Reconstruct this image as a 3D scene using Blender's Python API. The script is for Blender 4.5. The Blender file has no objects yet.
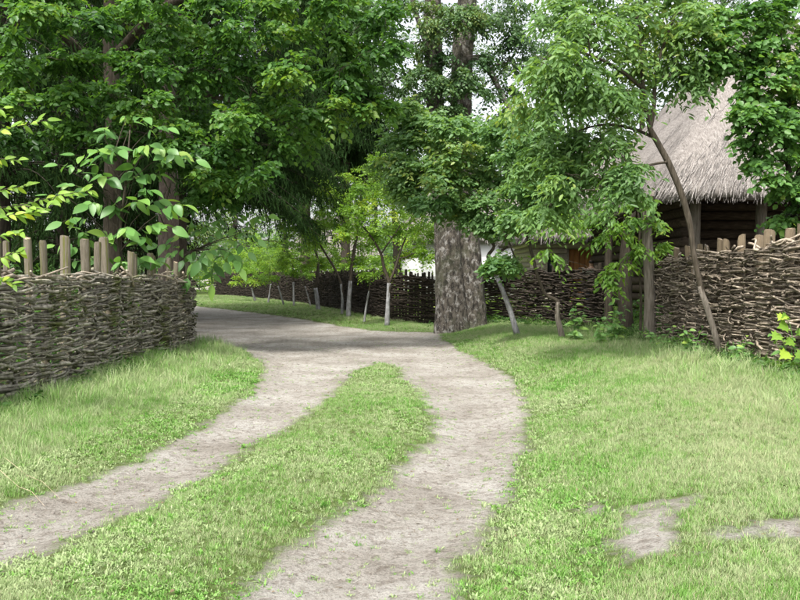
import bpy, math, random
import numpy as np
from mathutils import Vector, Matrix, Euler

random.seed(7)
rng = np.random.default_rng(7)
SC = bpy.context.scene
COL = SC.collection
R = math.radians

# ------------------------------------------------------------------ camera, world, sun, exposure
EYE = 1.6
FPX = 850.0
PITCH = math.atan(25 / FPX)
cam_d = bpy.data.cameras.new('camera')
cam = bpy.data.objects.new('camera', cam_d)
COL.objects.link(cam)
cam_d.sensor_width = 36
cam_d.lens = 36 * FPX / 800
cam_d.clip_start = 0.1
cam_d.clip_end = 3000
cam.location = (0, 0, EYE)
cam.rotation_euler = (R(90) - PITCH, 0, 0)
SC.camera = cam

SUN_EL, SUN_AZ = R(58), R(205)          # azimuth clockwise from +Y (behind the camera, to the left)
w = bpy.data.worlds.new('World')
SC.world = w
w.use_nodes = True
nt = w.node_tree
nt.nodes.clear()
sky = nt.nodes.new('ShaderNodeTexSky')
sky.sky_type = 'NISHITA'
sky.sun_disc = False
sky.sun_elevation = SUN_EL
sky.sun_rotation = SUN_AZ
sky.dust_density = 4.0
sky.air_density = 1.0
hsv = nt.nodes.new('ShaderNodeHueSaturation')
hsv.inputs['Saturation'].default_value = 0.25
bg = nt.nodes.new('ShaderNodeBackground')
bg.inputs['Strength'].default_value = 0.15
wo = nt.nodes.new('ShaderNodeOutputWorld')
nt.links.new(sky.outputs[0], hsv.inputs['Color'])
nt.links.new(hsv.outputs[0], bg.inputs[0])
nt.links.new(bg.outputs[0], wo.inputs[0])

sd = bpy.data.lights.new('sun', 'SUN')
sd.energy = 2.0
sd.angle = R(9)
sd.color = (1.0, 0.96, 0.90)
sun = bpy.data.objects.new('sun', sd)
COL.objects.link(sun)
sdir = Vector((math.sin(SUN_AZ) * math.cos(SUN_EL), math.cos(SUN_AZ) * math.cos(SUN_EL), math.sin(SUN_EL)))
sun.rotation_euler = sdir.to_track_quat('Z', 'Y').to_euler()

SC.view_settings.view_transform = 'Standard'
SC.view_settings.look = 'None'
SC.view_settings.gamma = 1
SC.view_settings.use_curve_mapping = False
SC.view_settings.exposure = 1.38
SC.cycles.max_bounces = 6
SC.cycles.transmission_bounces = 4
SC.cycles.transparent_max_bounces = 4

# ------------------------------------------------------------------ geometry helpers
cp, sp_ = math.cos(PITCH), math.sin(PITCH)


def ray(px, py):
    """direction through a photograph pixel, scaled so its y is 1"""
    a = (px - 400) / FPX
    b = (300 - py) / FPX
    y = cp + b * sp_
    z = -sp_ + b * cp
    return a / y, z / y


def P(px, py, d):
    a, b = ray(px, py)
    return Vector((a * d, d, EYE + b * d))


def lat(ix, iy, seed):
    n = (ix.astype(np.int64) * 374761393 + iy.astype(np.int64) * 668265263 + seed * 69069) & 0xffffffff
    n = ((n ^ (n >> 13)) * 1274126177) & 0xffffffff
    return ((n ^ (n >> 16)) & 0xffff) / 65535.0


def vnoise(x, y, s, seed=0):
    """value noise in -1..1 with cells of s metres"""
    x = np.asarray(x, float) / s
    y = np.asarray(y, float) / s
    ix, iy = np.floor(x), np.floor(y)
    fx, fy = x - ix, y - iy
    fx = fx * fx * (3 - 2 * fx)
    fy = fy * fy * (3 - 2 * fy)
    a = lat(ix, iy, seed); b = lat(ix + 1, iy, seed)
    c = lat(ix, iy + 1, seed); d = lat(ix + 1, iy + 1, seed)
    return ((a * (1 - fx) + b * fx) * (1 - fy) + (c * (1 - fx) + d * fx) * fy) * 2 - 1


def fbm(x, y, s, seed=0, o=4):
    r = 0; a = 0.5
    for k in range(o):
        r = r + a * vnoise(x, y, s / 2 ** k, seed + 31 * k)
        a *= 0.55
    return r


def flat(px, py):
    a, b = ray(px, py)
    d = -EYE / b
    return (a * d, d)


def sdf_poly(x, y, poly):
    """positive inside"""
    p = np.array(poly, float)
    x = np.asarray(x, float); y = np.asarray(y, float)
    best = np.full(x.shape, 1e9)
    inside = np.zeros(x.shape, bool)
    n = len(p)
    for i in range(n):
        ax, ay = p[i]; bx, by = p[(i + 1) % n]
        ex, ey = bx - ax, by - ay
        t = np.clip(((x - ax) * ex + (y - ay) * ey) / (ex * ex + ey * ey + 1e-12), 0, 1)
        best = np.minimum(best, np.hypot(x - ax - t * ex, y - ay - t * ey))
        c = ((ay > y) != (by > y)) & (x < ex * (y - ay) / (ey if abs(ey) > 1e-12 else 1e-12) + ax)
        inside ^= c
    return np.where(inside, best, -best)


def fl(lst):
    return [flat(*q) for q in lst]


VERGE_L = fl([(-60, 530), (0, 510), (60, 493), (130, 466), (200, 433), (240, 408), (264, 384), (264, 364), (244, 350), (208, 343)]) + [(-5.2, 19), (-12, 18.5), (-12, 3), (-4.5, 3)]
ISLAND = fl([(-150, 650), (-60, 598), (0, 568), (100, 528), (200, 478), (290, 425), (330, 393), (350, 372), (375, 363), (398, 366), (408, 380),
             (428, 398), (437, 418), (432, 440), (392, 480), (335, 522), (285, 560), (240, 600), (170, 680), (100, 760)])
VERGE_R = fl([(438, 337), (462, 351), (505, 374), (524, 400), (520, 450), (502, 500), (462, 550), (436, 600), (400, 700)]) + [(-0.4, 2), (16, 2), (30, 20), (30, 60), (3, 60), (1.3, 25.2)]
STRIP = fl([(150, 302), (195, 306), (240, 311), (300, 319), (345, 327), (372, 331), (440, 333)]) + [(1.3, 25.0), (3, 60), (-5, 90), (-60, 90), (-60, 52)]
FOREST_L = [(-5.6, 18.9), (-6.5, 26), (-9, 34), (-30, 45), (-200, 60), (-200, -20), (-9, -20), (-5.2, 3), (-4.85, 8), (-4.6, 18.3)]
PATCH = [fl([(610, 548), (640, 532), (700, 532), (690, 556), (668, 590), (630, 592), (612, 572)]),
         fl([(575, 520), (600, 516), (612, 524), (590, 530)]),
         fl([(770, 570), (800, 566), (815, 585), (780, 588)]),
         fl([(700, 566), (730, 564), (745, 574), (715, 580)]),
         fl([(395, 470), (420, 466), (410, 485)])]


def smooth(a, b, v):
    t = np.clip((v - a) / (b - a), 0, 1)
    return t * t * (3 - 2 * t)


def field(x, y):
    """grass mask in metres (>0 grass) and the ground's height"""
    x = np.asarray(x, float); y = np.asarray(y, float)
    vl = sdf_poly(x, y, VERGE_L); il = sdf_poly(x, y, ISLAND); vr = sdf_poly(x, y, VERGE_R); st = sdf_poly(x, y, STRIP)
    fo = sdf_poly(x, y, FOREST_L)
    g = np.maximum(np.maximum(vl, il), np.maximum(vr, st))
    g = np.maximum(g, fo)
    big = fbm(x, y, 1.3, 3)
    sm = fbm(x, y, 0.22, 9, 3)
    m = g + 0.09 * big + 0.14 * sm
    pt = np.full(x.shape, -9.0)
    for q in PATCH:
        pt = np.maximum(pt, sdf_poly(x, y, q))
    m = np.minimum(m, -(pt - 0.02 + 0.16 * fbm(x, y, 0.4, 77) + .2 * sm) * 0.9)
    # worn spots
    worn = fbm(x, y, 0.7, 51, 4)
    nr = smooth(0.0, 1.0, np.clip(vr, 0, 9))
    m = np.where((vr > 0) & (y < 9), np.minimum(m, 0.85 - worn * 1.0 + 0.3 * (1 - nr)), m)
    m = np.where((il > 0), np.minimum(m, 0.64 - worn * 0.75), m)
    # weeds creeping into the tracks
    h = 0.25 * smooth(0.0, 1.7, vr) + 0.07 * smooth(-0.1, 0.7, vl) + 0.05 * smooth(-0.1, 0.5, il) + 0.10 * smooth(0, 2, st)
    h = h + 0.02 * fbm(x, y, 1.8, 21) * (y < 60) + 0.008 * fbm(x, y, 0.25, 22, 3)
    # shallow ruts worn by wheels
    path = smooth(0.0, 0.35, -g)
    h = h - 0.035 * path + path * np.where(y < 22, 0.016 * fbm(x, y, 0.16, 5, 2) + 0.02 * fbm(x, y, 0.45, 6, 2), 0)
    h = h + 0.25 * smooth(0.0, 6, fo)
    return m, h, g, fo, vr, vl, il, st


def H(x, y):
    return float(field(np.array([x]), np.array([y]))[1][0])


def G(px, py):
    """point on the terrain under a photograph pixel"""
    a, b = ray(px, py)
    d = -EYE / b
    for _ in range(12):
        d = (H(a * d, d) - EYE) / b * 0.6 + d * 0.4
    return Vector((a * d, d, H(a * d, d)))


class MB:
    def __init__(s):
        s.V = []; s.Q = []; s.T = []; s.n = 0; s.A = []

    def add(s, V, Q=None, T=None, a=None):
        V = np.asarray(V, float).reshape(-1, 3)
        if Q is not None and len(Q): s.Q.append(np.asarray(Q, np.int64).reshape(-1, 4) + s.n)
        if T is not None and len(T): s.T.append(np.asarray(T, np.int64).reshape(-1, 3) + s.n)
        s.V.append(V); s.n += len(V)
        s.A.append(np.zeros(len(V)) if a is None else np.broadcast_to(np.asarray(a, float), (len(V),)))

    def tube(s, pts, rad, k=6, jit=0.0, cap=True, a=None):
        pts = np.array([tuple(p) for p in pts], float)
        n = len(pts)
        rad = np.broadcast_to(np.asarray(rad, float), (n,))
        t = np.gradient(pts, axis=0) if n > 2 else np.repeat((pts[1:] - pts[:1]), 2, 0)
        t /= np.linalg.norm(t, axis=1, keepdims=True) + 1e-9
        ref = np.array([0., 0, 1]) if abs(t[0][2]) < 0.8 else np.array([0., 1, 0])
        u = np.cross(t, ref); u /= np.linalg.norm(u, axis=1, keepdims=True) + 1e-9
        v = np.cross(t, u)
        an = np.arange(k) * 2 * math.pi / k
        rr = rad[:, None] * (1 + jit * rng.uniform(-1, 1, (n, k)))
        V = pts[:, None, :] + rr[..., None] * (np.cos(an)[None, :, None] * u[:, None, :] + np.sin(an)[None, :, None] * v[:, None, :])
        i = np.arange(n - 1)[:, None] * k; j = np.arange(k)[None]; j2 = (j + 1) % k
        Q = np.stack([i + j, i + j2, i + k + j2, i + k + j], -1).reshape(-1, 4)
        V = V.reshape(-1, 3)
        T = []
        if cap:
            V = np.vstack([V, pts[:1], pts[-1:]])
            for q in range(k):
                T.append((n * k, (q + 1) % k, q)); T.append((n * k + 1, (n - 1) * k + q, (n - 1) * k + (q + 1) % k))
        s.add(V, Q, T, a)

    def box(s, c, size, rz=0, a=None, M=None):
        x, y, z = [q / 2 for q in size]
        V = np.array([(i * x, j * y, k * z) for i in (-1, 1) for j in (-1, 1) for k in (-1, 1)], float)
        if M is not None:
            V = V @ np.array(M.to_3x3()).T
        if rz:
            cc, ss = math.cos(rz), math.sin(rz)
            V = V @ np.array([(cc, ss, 0), (-ss, cc, 0), (0, 0, 1)])
        V += np.array(tuple(c))
        s.add(V, [(0, 1, 3, 2), (4, 6, 7, 5), (0, 4, 5, 1), (2, 3, 7, 6), (0, 2, 6, 4), (1, 5, 7, 3)], a=a)

    def mesh(s, name, off=None):
        V = np.vstack(s.V)
        if off is not None: V = V - np.array(tuple(off))
        Q = np.vstack(s.Q) if s.Q else np.zeros((0, 4), np.int64)
        T = np.vstack(s.T) if s.T else np.zeros((0, 3), np.int64)
        me = bpy.data.meshes.new(name)
        me.vertices.add(len(V)); me.vertices.foreach_set('co', V.astype(np.float32).ravel())
        loops = np.concatenate([Q.ravel(), T.ravel()]).astype(np.int32)
        me.loops.add(len(loops)); me.loops.foreach_set('vertex_index', loops)
        starts = np.concatenate([np.arange(len(Q)) * 4, len(Q) * 4 + np.arange(len(T)) * 3]).astype(np.int32)
        me.polygons.add(len(starts)); me.polygons.foreach_set('loop_start', starts)
        me.update(calc_edges=True)
        at = me.attributes.new('tone', 'FLOAT', 'POINT')
        at.data.foreach_set('value', np.concatenate(s.A).astype(np.float32))
        return me

    def build(s, name, mat, parent=None, smooth=True, kind=None, off=None):
        if off is None and parent is not None: off = parent.location
        me = s.mesh(name, off)
        if smooth: me.polygons.foreach_set('use_smooth', np.ones(len(me.polygons), bool))
        me.materials.append(mat)
        o = bpy.data.objects.new(name, me); COL.objects.link(o)
        if parent is not None: o.parent = parent
        elif off is not None: o.location = tuple(off)
        if kind: o['kind'] = kind
        return o


def thing(name, label, cat, loc, group=None):
    o = bpy.data.objects.new(name, None); COL.objects.link(o)
    o.location = tuple(loc); o['label'] = label; o['category'] = cat
    o.empty_display_size = 0.2
    if group: o['group'] = group
    return o


def put(name, me, M, parent):
    """an object that shares mesh data, placed by a world matrix under its thing"""
    o = bpy.data.objects.new(name, me); COL.objects.link(o)
    o.parent = parent
    T = Matrix.Translation(-Vector(parent.location)) @ M
    o.matrix_basis = T
    return o


def struct(o):
    o['kind'] = 'structure'; return o


# ------------------------------------------------------------------ materials
def mat(name):
    m = bpy.data.materials.new(name); m.use_nodes = True
    n = m.node_tree; n.nodes.clear()
    return m, n, (lambda t, **k: _mk(n, t, k)), n.links.new


def _mk(n, t, k):
    q = n.nodes.new('ShaderNode' + t)
    for a, b in k.items():
        if hasattr(q, a): setattr(q, a, b)
        else: q.inputs[a.replace('_', ' ')].default_value = b
    return q


def ramp(N, stops, interp='LINEAR'):
    r = N('ValToRGB')
    e = r.color_ramp.elements
    r.color_ramp.interpolation = interp
    while len(e) < len(stops): e.new(0.5)
    for q, (p, c) in zip(e, stops):
        q.position = p; q.color = (*c, 1) if len(c) == 3 else c
    return r


def leaf_mat(name, dark, light, trans=0.5, obj_random=False, gloss=0.42, yellow=(1.25, 1.2, 0.5), spec=0.35):
    m, n, N, L = mat(name)
    if obj_random:
        src = N('ObjectInfo').outputs['Random']
    else:
        src = N('Attribute', attribute_name='tone').outputs['Fac']
    r = ramp(N, [(0, dark), (0.7, light), (0.97, tuple(min(1, c * q) for c, q in zip(light, (1.35, 1.12, 0.9)))), (1, tuple(min(1, c * q) for c, q in zip(light, (1.6, 1.15, 0.9))))])
    L(src, r.inputs[0])
    pb = N('BsdfPrincipled'); pb.inputs['Roughness'].default_value = gloss
    pb.inputs['Specular IOR Level'].default_value = spec
    L(r.outputs[0], pb.inputs['Base Color'])
    mul = N('Mix', data_type='RGBA', blend_type='MULTIPLY'); mul.inputs[0].default_value = 1
    L(r.outputs[0], mul.inputs[6]); mul.inputs[7].default_value = (*yellow, 1)
    tr = N('BsdfTranslucent'); L(mul.outputs[2], tr.inputs[0])
    mx = N('MixShader'); mx.inputs[0].default_value = trans
    L(pb.outputs[0], mx.inputs[1]); L(tr.outputs[0], mx.inputs[2])
    o = N('OutputMaterial'); L(mx.outputs[0], o.inputs[0])
    return m


def wood_mat(name, cols, scale=(6, 6, 1.2), bump=0.5, rough=0.85, moss=None, tone=0.35, objr=0.3):
    """weathered wood or bark: stretched noise, per-piece tone, optional moss"""
    m, n, N, L = mat(name)
    tc = N('TexCoord'); mp = N('Mapping'); mp.inputs['Scale'].default_value = scale
    L(tc.outputs['Object'], mp.inputs[0])
    n1 = N('TexNoise', Scale=3.0, Detail=6.0, Roughness=0.65); L(mp.outputs[0], n1.inputs['Vector'])
    r = ramp(N, [(0.28, cols[0]), (0.5, cols[1]), (0.72, cols[2])]); L(n1.outputs[0], r.inputs[0])
    at = N('Attribute', attribute_name='tone'); oi = N('ObjectInfo')
    a1 = N('Math', operation='MULTIPLY_ADD'); L(at.outputs['Fac'], a1.inputs[0]); a1.inputs[1].default_value = tone; a1.inputs[2].default_value = 1 - tone / 2
    a2 = N('Math', operation='MULTIPLY_ADD'); L(oi.outputs['Random'], a2.inputs[0]); a2.inputs[1].default_value = objr; a2.inputs[2].default_value = 1 - objr / 2
    a3 = N('Math', operation='MULTIPLY'); L(a1.outputs[0], a3.inputs[0]); L(a2.outputs[0], a3.inputs[1])
    hs = N('HueSaturation'); L(r.outputs[0], hs.inputs['Color']); L(a3.outputs[0], hs.inputs['Value'])
    col = hs.outputs[0]
    if moss:
        n2 = N('TexNoise', Scale=1.7, Detail=5.0, Roughness=0.7); L(tc.outputs['Object'], n2.inputs['Vector'])
        r2 = ramp(N, [(0.52, (0, 0, 0)), (0.64, (1, 1, 1))]); L(n2.outputs[0], r2.inputs[0])
        mm = N('Mix', data_type='RGBA'); L(r2.outputs[0], mm.inputs[0]); L(col, mm.inputs[6]); mm.inputs[7].default_value = (*moss, 1)
        col = mm.outputs[2]
    pb = N('BsdfPrincipled', Roughness=rough); pb.inputs['Specular IOR Level'].default_value = 0.2
    L(col, pb.inputs['Base Color'])
    b = N('Bump', Strength=bump, Distance=0.02); L(n1.outputs[0], b.inputs['Height']); L(b.outputs[0], pb.inputs['Normal'])
    o = N('OutputMaterial'); L(pb.outputs[0], o.inputs[0])
    return m


M_ELM = leaf_mat('elm_leaf', (0.038, 0.105, 0.024), (0.105, 0.235, 0.05))
M_CHERRY = leaf_mat('cherry_leaf', (0.085, 0.175, 0.055), (0.19, 0.33, 0.11))
M_MAPLE = leaf_mat('maple_leaf', (0.06, 0.15, 0.035), (0.14, 0.29, 0.08))
M_ORCH = leaf_mat('orchard_leaf', (0.095, 0.20, 0.07), (0.20, 0.35, 0.135))
M_LIME = leaf_mat('yellow_green_leaf', (0.085, 0.19, 0.018), (0.22, 0.39, 0.05))  # lighter, yellower leaf colour of the orchard trees and shrubs
M_FAR = leaf_mat('far_leaf', (0.035, 0.085, 0.028), (0.09, 0.17, 0.055), 0.35)
M_BIRCHLEAF = leaf_mat('birch_leaf', (0.04, 0.095, 0.032), (0.095, 0.18, 0.06), 0.35)
M_SPRUCE = leaf_mat('spruce_needles', (0.008, 0.020, 0.006), (0.024, 0.052, 0.014), 0.12, gloss=0.9, spec=0.05)
M_UNDER = leaf_mat('undergrowth_leaf', (0.030, 0.08, 0.018), (0.085, 0.19, 0.04))
M_WALNUT = leaf_mat('walnut_leaf', (0.085, 0.20, 0.055), (0.16, 0.33, 0.085), 0.4, True, 0.38)
M_LIMEO = leaf_mat('lime_leaf', (0.14, 0.27, 0.035), (0.28, 0.46, 0.07), 0.45, True)
M_WEED = leaf_mat('weed_leaf', (0.10, 0.22, 0.06), (0.19, 0.36, 0.10), 0.4, True)

M_BARK = wood_mat('grey_brown_bark', [(0.035, 0.028, 0.02), (0.085, 0.07, 0.05), (0.15, 0.125, 0.10)], (9, 9, 1.5), 0.9)
M_DARKBARK = wood_mat('dark_bark', [(0.014, 0.011, 0.008), (0.036, 0.03, 0.021), (0.07, 0.058, 0.043)], (9, 9, 1.5), 0.9)
M_PINK = wood_mat('spruce_bark', [(0.07, 0.055, 0.045), (0.14, 0.11, 0.09), (0.22, 0.18, 0.15)], (9, 9, 2.5), 0.9)
M_LIMEWASH = wood_mat('limewashed_bark', [(0.10, 0.095, 0.09), (0.22, 0.22, 0.22), (0.38, 0.38, 0.39)], (4, 4, 2), 0.5)
M_WITHE = wood_mat('grey_withe', [(0.09, 0.08, 0.06), (0.28, 0.255, 0.205), (0.50, 0.465, 0.39)], (5, 5, 5), 0.6, moss=(0.085, 0.095, 0.03), tone=0.9, objr=0.5)
M_WITHE_R = wood_mat('brown_withe', [(0.06, 0.048, 0.035), (0.20, 0.165, 0.125), (0.40, 0.345, 0.285)], (5, 5, 5), 0.6, tone=0.9, objr=0.5)
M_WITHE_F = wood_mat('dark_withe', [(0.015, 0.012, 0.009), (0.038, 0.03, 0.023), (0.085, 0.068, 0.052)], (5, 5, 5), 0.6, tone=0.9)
M_PALESTICK = wood_mat('pale_barkless_stick', [(0.20, 0.165, 0.12), (0.36, 0.30, 0.23), (0.52, 0.46, 0.38)], (6, 6, 6), 0.5)
M_STAKE = wood_mat('mossy_stake', [(0.07, 0.058, 0.04), (0.21, 0.18, 0.13), (0.42, 0.38, 0.32)], (9, 9, 2.2), 1.0, moss=(0.15, 0.16, 0.035))
M_STAKE_R = wood_mat('brown_stake', [(0.09, 0.065, 0.04), (0.22, 0.17, 0.11), (0.38, 0.31, 0.22)], (16, 16, 1.2), 0.8)
M_CUT = wood_mat('cut_wood', [(0.28, 0.21, 0.14), (0.42, 0.33, 0.23), (0.52, 0.43, 0.32)], (8, 8, 8), 0.3)
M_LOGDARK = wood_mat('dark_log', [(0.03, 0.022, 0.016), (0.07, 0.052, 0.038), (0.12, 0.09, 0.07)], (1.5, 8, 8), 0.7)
M_LOGPALE = wood_mat('pale_log', [(0.40, 0.35, 0.28), (0.54, 0.48, 0.40), (0.66, 0.60, 0.52)], (1.5, 8, 8), 0.5)
M_DOOR = wood_mat('orange_door_wood', [(0.34, 0.15, 0.055), (0.46, 0.215, 0.085), (0.56, 0.28, 0.12)], (10, 10, 1), 0.3, 0.6)
M_POST = wood_mat('grey_post', [(0.07, 0.06, 0.048), (0.15, 0.13, 0.105), (0.25, 0.225, 0.19)], (12, 12, 1.3), 0.8)
M_STRAW = wood_mat('weathered_straw', [(0.095, 0.085, 0.075), (0.215, 0.195, 0.18), (0.37, 0.345, 0.325)], (10, 10, 10), 0.6, tone=0.9)
M_THATCH = wood_mat('thatch_bed', [(0.09, 0.08, 0.07), (0.19, 0.17, 0.155), (0.30, 0.28, 0.26)], (14, 3, 3), 1.0)


def plain(name, c, rough=0.8, var=0.15, scale=3.0):
    m, n, N, L = mat(name)
    tc = N('TexCoord')
    n1 = N('TexNoise', Scale=scale, Detail=5.0); L(tc.outputs['Object'], n1.inputs['Vector'])
    r = ramp(N, [(0.3, tuple(q * (1 - var) for q in c)), (0.7, tuple(min(1, q * (1 + var)) for q in c))]); L(n1.outputs[0], r.inputs[0])
    pb = N('BsdfPrincipled', Roughness=rough); L(r.outputs[0], pb.inputs['Base Color'])
    b = N('Bump', Strength=0.25, Distance=0.01); L(n1.outputs[0], b.inputs['Height']); L(b.outputs[0], pb.inputs['Normal'])
    o = N('OutputMaterial'); L(pb.outputs[0], o.inputs[0])
    return m


M_WHITE = plain('whitewash', (0.78, 0.78, 0.77), var=0.04)
M_GLASS = plain('dark_window_glass', (0.03, 0.035, 0.04), 0.15, 0.1)
M_SKIN = plain('skin', (0.42, 0.26, 0.18), 0.55, 0.05)
M_SHIRT = plain('grey_green_shirt', (0.12, 0.13, 0.10), 0.9, 0.1)
M_TROUSERS = plain('dark_trousers', (0.04, 0.045, 0.06), 0.9, 0.1)
M_HAIR = plain('dark_hair', (0.03, 0.02, 0.015), 0.7, 0.2)
M_PEBBLE = plain('pebble', (0.17, 0.15, 0.13), 0.9, 0.5, 12.0)


def bark_big():
    m, n, N, L = mat('old_poplar_bark')
    tc = N('TexCoord'); mp = N('Mapping'); mp.inputs['Scale'].default_value = (5, 5, 2.3)
    L(tc.outputs['Object'], mp.inputs[0])
    vo = N('TexNoise', Scale=2.4, Detail=8.0, Roughness=0.7); L(mp.outputs[0], vo.inputs['Vector'])
    fis = ramp(N, [(0.40, (0, 0, 0)), (0.56, (1, 1, 1))]); L(vo.outputs[0], fis.inputs[0])
    n2 = N('TexNoise', Scale=1.7, Detail=7.0, Roughness=0.75); mp2 = N('Mapping'); mp2.inputs['Scale'].default_value = (3.6, 3.6, 3.0)
    L(tc.outputs['Object'], mp2.inputs[0]); L(mp2.outputs[0], n2.inputs['Vector'])
    pale = ramp(N, [(0.53, (0, 0, 0)), (0.57, (1, 1, 1))]); L(n2.outputs[0], pale.inputs[0])
    base = ramp(N, [(0, (0.022, 0.018, 0.014)), (0.5, (0.075, 0.063, 0.05)), (1, (0.15, 0.13, 0.105))]); L(fis.outputs[0], base.inputs[0])
    mm = N('Math', operation='MULTIPLY'); L(fis.outputs[0], mm.inputs[0]); L(pale.outputs[0], mm.inputs[1])
    mx = N('Mix', data_type='RGBA'); L(mm.outputs[0], mx.inputs[0]); L(base.outputs[0], mx.inputs[6]); mx.inputs[7].default_value = (0.36, 0.345, 0.32, 1)
    n3 = N('TexNoise', Scale=1.1, Detail=6.0, Roughness=0.7); L(tc.outputs['Object'], n3.inputs['Vector'])
    ms0 = ramp(N, [(0.50, (0, 0, 0)), (0.66, (.75, .75, .75))]); L(n3.outputs[0], ms0.inputs[0])
    mx2 = N('Mix', data_type='RGBA'); L(ms0.outputs[0], mx2.inputs[0]); L(mx.outputs[2], mx2.inputs[6]); mx2.inputs[7].default_value = (0.075, 0.085, 0.04, 1)
    mx = mx2
    pb = N('BsdfPrincipled', Roughness=0.9); L(mx.outputs[2], pb.inputs['Base Color'])
    b = N('Bump', Strength=1.0, Distance=0.08); L(vo.outputs[0], b.inputs['Height']); L(b.outputs[0], pb.inputs['Normal'])
    o = N('OutputMaterial'); L(pb.outputs[0], o.inputs[0])
    return m


M_POPLAR = bark_big()


def ground_mat():
    m, n, N, L = mat('path_and_turf')
    tc = N('TexCoord')
    g = N('Attribute', attribute_name='grass'); fo = N('Attribute', attribute_name='forest')
    nz = N('TexNoise', Scale=14.0, Detail=6.0, Roughness=0.7); L(tc.outputs['Object'], nz.inputs['Vector'])
    nl = N('TexNoise', Scale=0.9, Detail=5.0, Roughness=0.6); L(tc.outputs['Object'], nl.inputs['Vector'])
    nf = N('TexNoise', Scale=60.0, Detail=6.0, Roughness=0.8); L(tc.outputs['Object'], nf.inputs['Vector'])
    dirt = ramp(N, [(0.30, (0.255, 0.23, 0.195)), (0.48, (0.36, 0.335, 0.295)), (0.66, (0.45, 0.43, 0.39))]); L(nl.outputs[0], dirt.inputs[0])
    fine = ramp(N, [(0.36, (0.45, 0.42, 0.40)), (0.47, (0.95, 0.95, 0.95)), (0.68, (1.25, 1.24, 1.22))]); L(nf.outputs[0], fine.inputs[0])
    d2 = N('Mix', data_type='RGBA', blend_type='MULTIPLY'); d2.inputs[0].default_value = 0.85; L(dirt.outputs[0], d2.inputs[6]); L(fine.outputs[0], d2.inputs[7])
    spot = ramp(N, [(0.38, (0.45, 0.40, 0.36)), (0.50, (1, 1, 1)), (0.7, (1.15, 1.15, 1.15))]); L(nz.outputs[0], spot.inputs[0])
    d3 = N('Mix', data_type='RGBA', blend_type='MULTIPLY'); d3.inputs[0].default_value = 0.6; L(d2.outputs[2], d3.inputs[6]); L(spot.outputs[0], d3.inputs[7])
    turf = ramp(N, [(0.3, (0.06, 0.085, 0.025)), (0.55, (0.105, 0.15, 0.04)), (0.75, (0.19, 0.19, 0.10))]); L(nz.outputs[0], turf.inputs[0])
    mk = N('Math', operation='MULTIPLY_ADD'); L(nz.outputs[0], mk.inputs[0]); mk.inputs[1].default_value = 0.5; L(g.outputs['Fac'], mk.inputs[2])
    mr = ramp(N, [(0.20, (0, 0, 0)), (0.36, (1, 1, 1))]); L(mk.outputs[0], mr.inputs[0])
    mx = N('Mix', data_type='RGBA'); L(mr.outputs[0], mx.inputs[0]); L(d3.outputs[2], mx.inputs[6]); L(turf.outputs[0], mx.inputs[7])
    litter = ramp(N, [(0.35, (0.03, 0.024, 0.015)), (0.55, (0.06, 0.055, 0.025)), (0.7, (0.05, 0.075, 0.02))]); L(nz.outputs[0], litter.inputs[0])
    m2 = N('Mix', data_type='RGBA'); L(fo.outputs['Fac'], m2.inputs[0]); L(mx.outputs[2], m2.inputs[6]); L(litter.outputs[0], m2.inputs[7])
    pb = N('BsdfPrincipled', Roughness=0.95); pb.inputs['Specular IOR Level'].default_value = 0.1
    L(m2.outputs[2], pb.inputs['Base Color'])
    ad = N('Math', operation='MULTIPLY_ADD'); L(nf.outputs[0], ad.inputs[0]); ad.inputs[1].default_value = 0.35; L(nz.outputs[0], ad.inputs[2])
    b = N('Bump', Strength=1.0, Distance=0.06); L(ad.outputs[0], b.inputs['Height']); L(b.outputs[0], pb.inputs['Normal'])
    o = N('OutputMaterial'); L(pb.outputs[0], o.inputs[0])
    return m


# ------------------------------------------------------------------ ground: one sheet to the horizon
def axis(lo, hi, step, far_lo, far_hi, grow=1.16):
    a = list(np.arange(lo, hi, step)); s = step; x = a[-1]
    while x < far_hi: s *= grow; x += s; a.append(x)
    s = step; x = a[0]; b = []
    while x > far_lo: s *= grow; x -= s; b.append(x)
    return np.array(b[::-1] + a)


gx = axis(-6.5, 7.5, 0.045, -900, 900)
gy = axis(3.0, 20.0, 0.05, -60, 1500, 1.05)
XX, YY = np.meshgrid(gx, gy)
m_, h_, g_, fo_, vr_, vl_, il_, st_ = field(XX, YY)
nx, ny = len(gx), len(gy)
V = np.stack([XX, YY, h_], -1).reshape(-1, 3)
i = np.arange(ny - 1)[:, None] * nx + np.arange(nx - 1)[None]
Q = np.stack([i, i + 1, i + nx + 1, i + nx], -1).reshape(-1, 4)
b = MB(); b.add(V, Q)
go = struct(b.build('ground', ground_mat()))
at = go.data.attributes.new('grass', 'FLOAT', 'POINT')
at.data.foreach_set('value', np.clip(m_, -1, 1).astype(np.float32).ravel())
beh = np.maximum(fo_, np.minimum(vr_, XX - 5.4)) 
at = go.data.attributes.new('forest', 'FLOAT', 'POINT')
at.data.foreach_set('value', smooth(0.0, 0.8, beh + 0.3 * fbm(XX, YY, 1.0, 60)).astype(np.float32).ravel())


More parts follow.
